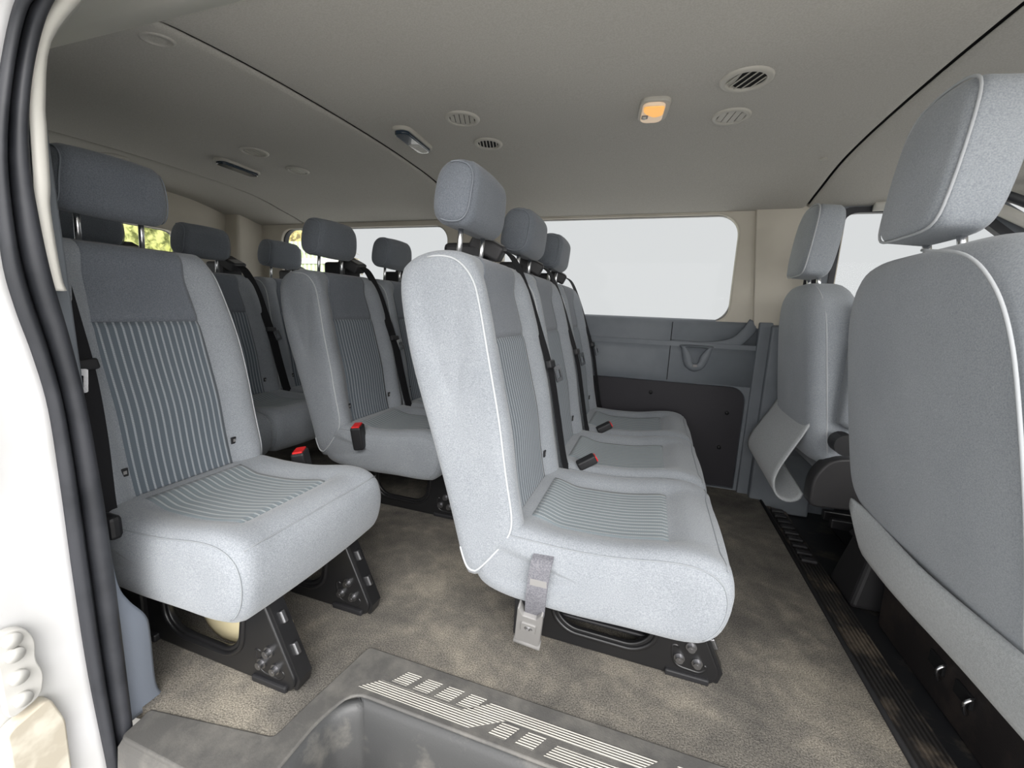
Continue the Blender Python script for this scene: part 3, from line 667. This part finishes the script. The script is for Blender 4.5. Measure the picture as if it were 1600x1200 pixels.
def seat_unit(root, y, side=1, belt=True, leftseam=True, hr_tilt=-.10, detail=True):
    """backrest, cushion, headrest, belt; side = +1 puts the belt tower at +y"""
    mid = []
    b = link('backrest', MB, [M['fabric']], root); b.location = (0, y, 0)
    js = PB.run(lambda p, n: n.x > .2 and .335 < p.y < .760)
    sp = sew('striped_panel', PB, js, -.120, .120, M['stripe'], b); sp['label'] = 'ribbed panel with thin pale vertical stripes'
    js2 = PB.run(lambda p, n: n.x > -.25 and .760 <= p.y < .935)
    js2 = [js[-1]]+js2
    up = sew('upper_panel', PB, js2, -.121, .121, M['dark'], b, off=.0012); up['label'] = 'darker plain cloth panel'
    for sg in (-1, 1):
        js3 = PB.run(lambda p, n: (n.x > .1 and p.y > .24) or (n.y > -.1 and p.y > .86 and p.x > -.47) or p.y < .36 and p.x > -.375)
        pts = [PB.pt(j, sg*(HW-.008), .010, 0)+Vector((0, sg*.001, 0)) for j in js3]
        tube('piping', pts, .0024, M['piping2'], b, 6)
    jt_ = min(js, key=lambda j: abs(PB.P[j % 110].y-.42))
    for sy in (-.134, .134):
        q2 = PB.pt(jt_, sy, 0, .003)
        box('anchor_tag', (q2.x-.003, sy-.008, q2.z-.010), (q2.x+.002, sy+.008, q2.z+.010), M['bplastic'], b, .002)
        box('anchor_mark', (q2.x+.002, sy-.003, q2.z-.004), (q2.x+.0026, sy+.004, q2.z+.004), M['greyp'], b, .0)
    c = link('cushion', MC, [M['fabric']], root); c.location = (0, y, 0)
    jc = PC.run(lambda p, n: n.y > .6 and -.23 < p.x < .072)
    s2 = sew('striped_panel', PC, jc, -.120, .120, M['stripe_c'], c); s2['label'] = 'ribbed panel with pale stripes'
    for sg in (-1, 1):
        jt = PC.run(lambda p, n: (n.y > .35 and p.x > -.30) or (n.x > .2 and p.x > .1 and p.y > .2))
        tube('piping', [PC.pt(j, sg*(HW-.005), .0098, .0010) for j in jt], .0014, M['thread'], c, 6)
    j0 = min(PC.find(lambda p, n: n.y > .3 and p.x > .1), key=lambda j: abs(PC.P[j].x-.168))
    tube('front_seam', [PC.pt(j0, -HW+.02+(2*HW-.04)*k/16, 0, .0006) for k in range(17)], .0014, M['thread'], c, 6)
    hz, hx = 1.074, -.448
    h = link('headrest', MHD, [M['dark']], root); h.location = (hx, y, hz); h.rotation_euler = (0, .12, 0)
    for sg in (-1, 1):
        jh = PH.run(lambda p, n: True if n.x > -.4 else False)
        tube('piping', [PH.pt(j, sg*(.116-.006), .008, .0008) for j in jh], .0018, M['piping'], h, 6)
    for sg in (-1, 1):
        tube('post', [(-.455, y+sg*.066, .90), (-.443, y+sg*.066, 1.04)], .0062, M['chrome'], root, 12).name = 'headrest_post'
        bm = bmesh.new(); add_tube(bm, [(-.457, y+sg*.066, .915), (-.4555, y+sg*.066, .930), (-.455, y+sg*.066, .934)], .017, 20); obj('post_collar', bm, M['bplastic'], root, smooth=False)
    if belt:
        s = side; ty = y+s*.165
        t = box('belt_tower', (-.585, ty-.058, .80), (-.470, ty+.058, 1.0), M['bplastic'], root, .014, seg=3)
        bm = bmesh.new(); mt = T(-.452, ty-.004, .992)@Matrix.Rotation(math.radians(28), 4, 'Y')@Matrix.Rotation(s*.25, 4, 'Z')
        add_box(bm, (-.06, -.046, -.030), (.034, .046, .016), .009, 3, mt); g = obj('belt_guide', bm, M['bplastic2'], t)
        bm = bmesh.new(); add_box(bm, (-.012, -.030, .016), (.024, .030, .0185), .002, 1, mt); obj('guide_plate', bm, M['greyp'], t)
        k = s
        q_ = .012 if s > 0 else -.012
        P1 = [(-.435, ty, .99), (-.392, ty+k*.005, .960), (-.350, y+k*(.178+q_), .865), (-.312, y+k*(.182+q_), .76), (-.272, y+k*(.188+q_), .64), (-.246, y+k*(.196+q_), .51), (-.220, y+k*(.210+q_), .37), (-.200, y+k*(.216+q_), .325)]
        W = [(.1, 1, .15)]
        bl = bmesh.new(); add_ribbon(bl, smooth_pts(P1, 6), (.12*k, 1, .0), .044, .0012); bl = obj('seat_belt', bl, M['belt'], root)
        bm = bmesh.new(); mt = T(-.278, y+k*(.188+q_), .665)@Matrix.Rotation(math.radians(-14), 4, 'Y')@Matrix.Rotation(-k*.06, 4, 'X')
        add_box(bm, (-.006, -.027, -.010), (.012, .027, .014), .005, 3, mt); tg = obj('belt_tongue', bm, M['bplastic'], bl)
        plate('tongue_plate', [rrect(-.014, -.056, .014, -.006, .004), rrect(-.007, -.046, .007, -.020, .002)[::-1]], .003, M['chrome'], tg, mtx=mt@T(.016,k*.012,0)@Matrix.Rotation(math.radians(16)*k,4,'X')@Matrix.Rotation(-.5,4,'Z')@YZ)
    return b, c, h
MB = mk(PB.mesh(), 'backrest'); MC = mk(PC.mesh(), 'cushion'); MHD = mk(PH.mesh(), 'headrest')
# --- first row: bench for three
S = thing('passenger_bench', 'three seat bench in pale grey cloth nearest the sliding door', 'seat bench', (0, 0, 0), 'grey cloth benches')
SC = (1.0, 1.446, 1.892)
for y in SC: seat_unit(S, y)
leg_frame(S, .935); leg_frame(S, 1.99)
box('seat_beam', (-.24, .90, .19), (-.19, 2.06, .222), M['bmetal'], S, .006); box('seat_beam', (.07, .90, .18), (.12, 2.06, .21), M['bmetal'], S, .006)
box('under_tray', (-.16, .95, .055), (.06, 1.99, .065), M['bplastic'], S, .004)
buckle(S, (-.155, 1.258, .365), R3(0, 1.05, .35), .95); buckle(S, (-.15, 1.70, .362), R3(0, 1.05, .3), .95)
# belt end fixing on the near side of the bench
def anchor(root, y):
    ribbon('anchor_strap', [(-.170, y+.012, .322), (-.171, y-.006, .312), (-.174, y-.010, .285), (-.178, y-.008, .24), (-.182, y+.006, .20), (-.186, y+.022, .17)], (1, 0, .05), .043, M['beltg'], root, .0022)
    box('strap_stitching', (-.192, y-.0125, .262), (-.156, y-.0095, .277), M['greyp'], root, .0005)
    mt = T(-.192, y+.012, .185)@Matrix.Rotation(math.radians(26), 4, 'X')@Matrix.Rotation(math.radians(8), 4, 'Y')
    pts = rpoly([(-.028,-.140), (.028,-.140), (.026,.01), (.016,-.018), (-.016,-.018), (-.026,.01)], .003)
    l = plate('anchor_latch', [pts], .016, M['greyp'], root, bev=.002, mtx=mt@XZ)
    plate('latch_emblem', [rrect(-.016,-.078,.016,-.042,.003)], .003, M['greyp'], l, bev=.0008, mtx=mt@T(0,-.011,0)@XZ)
    tube('latch_swirl', [mt@Vector((.009*math.cos(a)*(1-a/14), -.0135, -.06+.009*math.sin(a)*(1-a/14))) for a in [k*.5 for k in range(22)]], .0012, M['steel'], l, 6)
    tube('latch_pin', [mt@Vector((-.032, .0, -.156)), mt@Vector((.032, .0, -.156))], .011, M['greyp'], root, 10)
    box('anchor_bracket', (-.268, .912, .0), (-.240, .932, .15), M['bplastic'], root, .004)
anchor(S, .772)
# --- second row: single seat by the door and a bench for two
DX = -.858
L = thing('single_seat', 'single grey cloth seat beside the open sliding door with striped backrest', 'seat', (DX, 0, 0))
seat_unit(L, .722, side=-1)
leg_frame(L, .590); leg_frame(L, .835)
box('seat_beam', (-.24, .56, .19), (-.19, .90, .222), M['bmetal'], L, .006); box('seat_beam', (.07, .56, .18), (.12, .90, .21), M['bmetal'], L, .006)
box('rear_bracket', (-.30, .57, .02), (-.23, .62, .20), M['bmetal'], L, .006)
buckle(L, (-.145, .985, .318), R3(.05, -.15, .5), 1.45, [(-.14, .985, .29), (-.15, .97, .22), (-.19, .93, .17)])
bm = bmesh.new(); add_box(bm, (-.185, .486, .325), (-.135, .510, .375), .008, 2); obj('belt_anchor', bm, M['bplastic'], L)
D = thing('passenger_bench', 'two seat bench in shaded grey cloth across the aisle from the single seat', 'seat bench', (DX, 0, 0), 'grey cloth benches')
DC = (1.482, 1.925)
for y in DC: seat_unit(D, y)
leg_frame(D, 1.395); leg_frame(D, 1.99)
box('seat_beam', (-.24, 1.34, .19), (-.19, 2.06, .222), M['bmetal'], D, .006); box('seat_beam', (.07, 1.34, .18), (.12, 2.06, .21), M['bmetal'], D, .006)
buckle(D, (-.140, 1.248, .335), R3(.12, -.1, .35), 1.4)
# --- last row
Rr = thing('passenger_bench', 'rearmost dark shaded grey cloth bench in front of the back doors', 'seat bench', (-1.60, 0, 0), 'grey cloth benches')
for y in (1.04, 1.482, 1.925): seat_unit(Rr, y, detail=False)
leg_frame(Rr, .935, False); leg_frame(Rr, 1.99, False)
# --- things on the floor
fd = thing('foam_offcut', 'cream foam piece lying under the single seat by the door', 'foam piece', (-.90, .69, .002))
bm = bmesh.new(); bmesh.ops.create_uvsphere(bm, u_segments=24, v_segments=14, radius=1)
for v in bm.verts: v.co = Vector((v.co.x*.13+.012*math.sin(v.co.y*5), v.co.y*.055, max(-.02, v.co.z*.06+.01*math.sin(v.co.x*4))+.02))
obj('foam_body', bm, M['yellowf'], fd, smooth=True)
fv = thing('floor_grate', 'black ribbed plastic floor grate behind the single seat front leg', 'floor grate', (-.80, .90, 0))
box('plate', (-.07, -.05, 0), (.07, .05, .008), M['bplastic'], fv, .003)
for i in range(6): box('rib', (-.055, -.038+i*.014, .008), (.055, -.032+i*.014, .014), M['bplastic2'], fv, .001)

# ================================================================== FRONT SEATS
def front_seat(name, label, yc, hw, xt, xb, z0, side, yh):
    r = thing(name, label, 'seat')
    # the back shell follows a reclined line: x grows forward as z falls
    ln = lambda z: xt+(xb-xt)*(.90-z)/.53
    prof = [(-hw+.02, z0), (-hw-.005, z0+.10), (-hw, .60), (-hw+.01, .78), (-hw+.025, .87), (-hw+.065, .915), (-hw+.13, .952), (0, .955), (hw-.13, .952), (hw-.06, .928), (hw-.022, .885), (hw-.01, .78), (hw, .60), (hw+.005, z0+.10), (hw-.02, z0)]
    P = Pillow(prof, 0, .175, .055, mode='YZ', n=96, m=8)
    bm = P.mesh()
    for v in bm.verts: 
        v.co.x = v.co.x + ln(v.co.z); v.co.y += yc
    b = obj('backrest', bm, M['backcloth'], r, smooth=True)
    # seams round the rear panel
    pts = []
    for j in P.run(lambda p, n: p.y > z0+.02):
        q = P.pt(j, .052, .001, 0); pts.append(Vector((q.x+ln(q.z), q.y+yc, q.z)))
    tube('piping', pts, .0028, M['piping2'], b, 6)
    # headrest
    hp = [(-.085, -.118), (-.102, -.09), (-.108, .0), (-.100, .09), (-.070, .118), (0, .127), (.070, .118), (.100, .09), (.108, .0), (.102, -.09), (.085, -.118), (0, -.122)]
    H = Pillow(hp, -.048, .048, .022, mode='YZ', n=64, m=6); h = obj('headrest', H.mesh(), M['backcloth'], r, smooth=True)
    h.location = (xt+.052, yh, 1.10); h.rotation_euler = (0, .10, 0)
    tube('piping', [H.pt(j, -.038, .001, .0012) for j in range(64)], .0026, M['piping2'], h, 6, closed=True)
    for sg in (-1, 1):
        tube('headrest_post', [(xt+.075, yh+sg*.05, .92), (xt+.06, yh+sg*.05, 1.0)], .007, M['chrome'], r, 12)
        bm = bmesh.new(); add_tube(bm, [(xt+.075, yh+sg*.05, .93), (xt+.073, yh+sg*.05, .948), (xt+.072, yh+sg*.05, .952)], .022, 20); obj('post_collar', bm, M['bplastic'], r)
    # seat cushion
    C = Pillow([(xb+.06,.34), (xb+.06,.42), (xb+.15,.43), (xb+.42,.45), (xb+.52,.43), (xb+.53,.36), (xb+.48,.30), (xb+.2,.28), (xb+.08,.28)], yc-hw+.01, yc+hw-.01, .04, n=72, m=10)
    obj('cushion', C.mesh(), M['fabric'], r, smooth=True)
    return r, ln
PS, lnp = front_seat('front_passenger_seat', 'large grey cloth front passenger seat seen from behind at the right edge', .965, .315, .425, .525, .35, 1, 1.01)
sp__ = smooth_pts([(0, y_, z_) for y_, z_ in ((.90,.945),(.80,.925),(.745,.88),(.715,.81),(.70,.70),(.69,.55),(.69,.40))], 6)
tube('panel_seam', [(lnp(q.z)-.006, q.y, q.z) for q in sp__], .0026, M['piping2'], PS, 6)
# felt skirt hanging from the seat back
def skirt():
    bm = bmesh.new(); R = []; n = 30
    for i in range(n+1):
        t = i/n; y = 1.225-.60*t
        row = []
        zt = .385-.01*math.sin(PI*t); zb = .262+.008*math.cos(t*PI*2.2)
        if t > .93: zb += .03*((t-.93)/.07)**2
        if t < .10: zb += .07*((.10-t)/.10)**2
        for k in range(7):
            s = k/6; z = zt+(zb-zt)*s; x = lnp(z)-.003-.008*math.sin(PI*s)+.004*math.sin(9*t+3*s)
            row.append(bm.verts.new((x, y, z)))
        R.append(row)
    for A, B in zip(R, R[1:]):
        for k in range(6): bm.faces.new((A[k], A[k+1], B[k+1], B[k]))
    o = obj('felt_skirt', bm, M['felt'], PS, smooth=True); o['label'] = 'pale grey felt skirt'; md = o.modifiers.new('s', 'SOLIDIFY'); md.thickness = .007; md.offset = 0
skirt()
# plinth under passenger seat
pl = prism('seat_plinth', [(.712, -.054), (.705, .20), (.715, .26), (.80, .27), (1.15, .27), (1.2, -.054)], .60, 1.40, M['rail'], PS, 'Y', .008)
for y in (1.05, 1.14):
    box('plinth_slot', (.703, y-.026, .03), (.715, y+.026, .062), M['black'], pl, .002)
    tube('slot_clip', smooth_pts([(.704, y-.028, .06), (.692, y-.028, .045), (.700, y-.024, .02), (.705, y-.02, .018)], 4), .004, M['chrome'], pl, 6)
box('slide_rail', (.72, .70, .27), (1.15, .74, .30), M['bmetal'], PS, .003); box('slide_rail', (.72, 1.24, .27), (1.15, 1.28, .30), M['bmetal'], PS, .003)
# storage box between the seats
bx = thing('jack_cover', 'brown black plastic box standing on the cab floor between the front seats', 'plastic box', (.728, 1.54, -.055))
bmx = bmesh.new(); add_box(bmx, (-.065, -.085, 0), (.08, .085, .185), 0)
for v in bmx.verts:
    if v.co.z > .1: v.co.x = v.co.x*.62+.012; v.co.y = v.co.y*.78
bevel(bmx, .014, 3); obj('box_body', bmx, M['bplastic2'], bx)
bmx = bmesh.new(); add_box(bmx, (-.045, -.068, .185), (.06, .068, .25), 0)
for v in bmx.verts:
    if v.co.z > .21: v.co.x = v.co.x*.6+.02; v.co.y *= .7
bevel(bmx, .010, 3); obj('box_lid', bmx, M['bplastic2'], bx)
# driver seat
DS, lnd = front_seat('driver_seat', 'grey cloth driver seat by the far pillar with rolled felt flap', 1.845, .215, .475, .545, .34, -1, 1.845)
def flap():
    # felt skirt curled backwards into an open roll
    bm = bmesh.new(); R = []; n = 16
    for i in range(n+1):
        t = i/n; y = 2.07-.42*t
        P = [(.515,.46), (.492,.40), (.462,.33), (.438,.27), (.430,.22), (.445,.178), (.478,.165), (.512,.185), (.522,.22)]
        row = []
        P = [(x+.012, z+.03+(.46-z)*.10) for x, z in P]
        for q, (x, z) in enumerate(P):
            s = q/(len(P)-1)
            row.append(Vector((x-.02*(1-t)*s+.02, y-.03*s*(1-t), z-.05*s*t+.02*(1-t)*s)))
        R.append([bm.verts.new(p) for p in smooth_pts(row, 3)])
    for A, B in zip(R, R[1:]):
        for k in range(len(A)-1): bm.faces.new((A[k], A[k+1], B[k+1], B[k]))
    o = obj('felt_flap', bm, M['felt'], DS, smooth=True); o['label'] = 'pale grey felt flap curled into a roll'; md = o.modifiers.new('s', 'SOLIDIFY'); md.thickness = .006; md.offset = 0
flap()
C_ = Pillow(rrect(.60, .48, .70, .90, .045, 3), 1.575, 1.635, .022, n=64, m=6); ar = obj('folded_armrest', C_.mesh(), M['fabric'], DS, smooth=True)
plate('recliner_cover', [rpoly([(.56,.215), (.56,.31), (.60,.375), (.67,.385), (.72,.35), (.73,.225)], [.02,.05,.06,.06,.04,.02])], .05, M['bplastic2'], DS, bev=.008, mtx=T(0, 1.612, 0)@XZ)
bm = bmesh.new(); add_tube(bm, [(.615, 1.60, .44), (.615, 1.555, .44), (.615, 1.545, .44)], .034, 24); o = obj('recliner_knob', bm, M['bplastic'], DS, smooth=False)
box('seat_base', (.80, 1.68, -.055), (1.1, 2.04, .20), M['bplastic'], DS, .02)
for y in (1.69, 1.76): box('slide_rail', (.665, y-.012, .10), (1.1, y+.012, .135), M['bmetal'], DS, .004)
box('pillar_foot', (.52, 1.95, -.06), (.60, 2.10, .02), M['bluelt'], DS, .01) if False else None

# ================================================================== CEILING FITTINGS
def on_ceiling(x, y): return Vector((x, y, ceil_z(y)-.001))
def tilt(y):
    d = (ceil_z(y+.01)-ceil_z(y-.01))/.02; return math.atan(d)
def vent(x, y, label, r=.052, open_=False, rz=0, n=4):
    t = thing('air_vent', label, 'air vent', on_ceiling(x, y), 'round ceiling air vents'); t.rotation_euler = (tilt(y), 0, rz)
    bm = bmesh.new(); N = 40; R = []
    for rr, z in ((1.0, 0), (.99, -.003), (.93, -.0065), (.80, -.0075), (.74, -.006), (.72, -.001), (.72, .004)):
        R.append([bm.verts.new((r*rr*math.cos(2*PI*k/N), r*rr*math.sin(2*PI*k/N), z)) for k in range(N)])
    for A, B in zip(R, R[1:]):
        for k in range(N): bm.faces.new((A[k], A[(k+1) % N], B[(k+1) % N], B[k]))
    obj('ring', bm, M['headvent'], t, smooth=True)
    bm = bmesh.new(); bmesh.ops.create_circle(bm, cap_ends=True, segments=32, radius=r*.74); bmesh.ops.translate(bm, vec=(0,0,-.0012), verts=bm.verts); obj('duct', bm, M['black'], t)
    for k in range(n):
        c = (-1+(2*k+1)/n)*r*.68; half = math.sqrt(max(0, (r*.70)**2-c*c)); wd = r*.70/n*(.84 if not open_ else .26)
        bm = bmesh.new(); a = math.radians(-25 if open_ else 3)
        add_box(bm, (-wd, -half, -.0012), (wd, half, .0012), .0005, 1, T(c, 0, -.0035)@Matrix.Rotation(a, 4, 'Y'))
        obj('louvre', bm, M['headvent'], t)
    return t
vent(.157, 1.235, 'open slatted air vent in the ceiling, larger one nearest the cab', .060, True, .5, 5)
vent(.155, 1.435, 'closed round air vent directly beside the large open vent nearest the cab', .052, False, .2)
vent(-.612, 1.275, 'closed round air vent in the ceiling above the bench front headrest', .054, False, .35, 5)
vent(-.606, 1.475, 'small open slatted air vent in the ceiling above the three seat bench', .050, True, .3, 6)
vent(-1.55, 1.36, 'closed round air vent beside the rear smoked ceiling lamp, toward the cab', .052, False, .2)
vent(-1.55, 1.575, 'closed round air vent right of the rear smoked ceiling lamp', .048, False, .2)
vent(-2.22, 1.27, 'round air vent in the rearmost headliner panel', .046, False, .2)
sp_ = thing('speaker_cover', 'flush round cover in the ceiling near the sliding door header', 'round cover', on_ceiling(-1.07, .717)); sp_.rotation_euler = (tilt(.717), 0, 0)
bm = bmesh.new(); N = 32; R = []
for rr, z in ((.034, .001), (.033, -.003), (.026, -.004), (.025, -.002), (.012, -.003)): R.append([bm.verts.new((rr*math.cos(2*PI*k/N), rr*math.sin(2*PI*k/N), z)) for k in range(N)])
for A, B in zip(R, R[1:]):
    for k in range(N): bm.faces.new((A[k], A[(k+1) % N], B[(k+1) % N], B[k]))
bm.faces.new(R[-1]); obj('cover', bm, M['head'], sp_, smooth=True)
cl = thing('ceiling_clip', 'small beige push clip in the headliner near the cab seam', 'clip', on_ceiling(.50, 1.80)); bm = bmesh.new(); add_tube(bm, [(0,0,.001), (0,0,-.004), (0,0,-.005)], .011, 16); obj('clip_head', bm, M['headvent'], cl)
# lamps
def lamp_lit():
    t = thing('ceiling_lamp', 'lit amber ceiling lamp with small white switch', 'ceiling lamp', on_ceiling(-.055, 1.335)); t.rotation_euler = (0, 0, .12)
    plate('bezel', [rrect(-.037, -.062, .037, .062, .022)], .008, M['headvent'], t, bev=.003, mtx=T(0,0,-.005))
    l = plate('lens', [rrect(-.029, -.054, .024, .050, .018)], .010, M['amberlow'], t, bev=.003, mtx=T(0,0,-.012)); l['label'] = 'frosted lens'
    g = plate('lit_lens', [rpoly([(-.028,-.050),(.023,-.050),(.024,.0),(.004,.012),(-.014,-.004),(-.027,-.022)], .010)], .003, M['amber'], t, bev=.0015, mtx=T(0,0,-.0195)); g['label'] = 'glowing amber half of the lens'
    s = box('switch_plate', (-.031, .0, -.021), (-.012, .026, -.012), M['greyp'], t, .003); box('switch', (-.028, .006, -.025), (-.018, .019, -.019), M['whitep'], s, .002)
lamp_lit()
def lamp_dark(x, y, label, rz, lit):
    t = thing('ceiling_lamp', label, 'ceiling lamp', on_ceiling(x, y)); t.rotation_euler = (0, 0, rz)
    plate('bezel', [rrect(-.030, -.098, .030, .098, .026)], .008, M['headvent'], t, bev=.003, mtx=T(0,0,-.005))
    plate('lens', [rrect(-.022, -.088, .022, .088, .018)], .012, M['navy'], t, bev=.004, mtx=T(0,0,-.012))
    if lit: plate('clear_window', [rpoly([(-.018,.0),(.016,.01),(.018,.075),(-.006,.08)], .006)], .002, M['whitep'], t, mtx=T(0,0,-.0225))
lamp_dark(-.845, 1.375, 'smoked blue ceiling lamp with pale switch above the three seat bench', .05, True)
lamp_dark(-1.78, 1.475, 'smoked blue ceiling lamp toward the rear above the last bench', .05, False)
rl = thing('ceiling_lamp', 'small warm tinted oval lamp in the rearmost headliner panel, at the near side', 'ceiling lamp', (-1.98, .86, 1.17)); plate('lens', [rrect(-.06, -.02, .06, .02, .018)], .010, M['amberlow'], rl, bev=.003)
rl.location = on_ceiling(-2.26, .98)

# ================================================================== OUTSIDE
g = plate('ground', [[(-60,-60), (60,-60), (60,60), (-60,60)]], .02, M['concrete'], None, mtx=T(0,0,-.62)); struct(g, 'concrete yard'); g.name = 'floor'; g['label'] = 'concrete yard outside the van'
fn = thing('yard_fence', 'pale green slatted yard fence with letters NO seen through the rear far window', 'fence', (-8.2, 8.0, -.61))
M['fence'] = stripes('pale_green_fence', (.42,.5,.30,1), (.75,.85,.62,1), .12, .5, 'X', 5.0, 'Z', .2)
plate('slat_panel', [[(-2.2, 0), (1.66, 0), (1.66, 2.78), (-2.2, 2.78)]], .05, M['fence'], fn, mtx=XZ)
box('rail', (-2.2, -.06, 2.28), (1.66, -.03, 2.40), M['whitep'], fn, .004)
tx = bpy.data.curves.new('t', 'FONT'); tx.body = 'NO'; tx.size = .24; tx.extrude = .01; to = bpy.data.objects.new('t', tx); col.objects.link(to)
dg = bpy.context.evaluated_depsgraph_get(); dg.update(); me = bpy.data.meshes.new_from_object(to.evaluated_get(dg)); bpy.data.objects.remove(to)
me.materials.clear(); me.transform(XZ); o = link('lettering', me, M['whitep'], fn, (.31, -.045, 2.49), smooth=False)
def hedge(name, label, loc, size, c1, c2, n=900, seed=1):
    rnd = random.Random(seed); m = mat('leaves_'+str(seed), c1, .8, noise=c2, nscale=9, detail=5, contrast=(.42,.6))
    t = thing(name, label, 'hedge', loc); bm = bmesh.new(); bmesh.ops.create_icosphere(bm, subdivisions=4, radius=1)
    for v in bm.verts:
        k = 1+.10*math.sin(v.co.x*9+seed)*math.sin(v.co.z*8)+.06*rnd.random(); v.co = Vector((v.co.x*size[0]*k, v.co.y*size[1]*k, (v.co.z*k+1)*size[2]))
    for i in range(n):
        a = rnd.uniform(0, 2*PI); b = math.acos(rnd.uniform(-1, 1)); p = Vector((math.sin(b)*math.cos(a)*size[0], math.sin(b)*math.sin(a)*size[1], (math.cos(b)+1)*size[2]))*rnd.uniform(.98, 1.1)
        s = rnd.uniform(.04, .09); d1 = Vector([rnd.uniform(-1, 1) for _ in range(3)]).normalized()*s; d2 = Vector([rnd.uniform(-1, 1) for _ in range(3)]).normalized()*s
        bm.faces.new([bm.verts.new(p+q) for q in (-d1, d2*.5, d1, -d2*.5)])
    obj('foliage', bm, m, t)
    return t
hedge('hedge', 'yellow brown hedge showing above the pale green fence', (-12.0, 10.8, -.6), (3.3, .8, 2.05), (.16,.13,.06,1), (.62,.52,.20,1), 2500, 3)
hedge('hedge', 'yellow green bush seen through the rear door window', (-8.2, 4.55, -.6), (.5, .9, 1.5), (.14,.16,.04,1), (.60,.62,.22,1), 1500, 5)
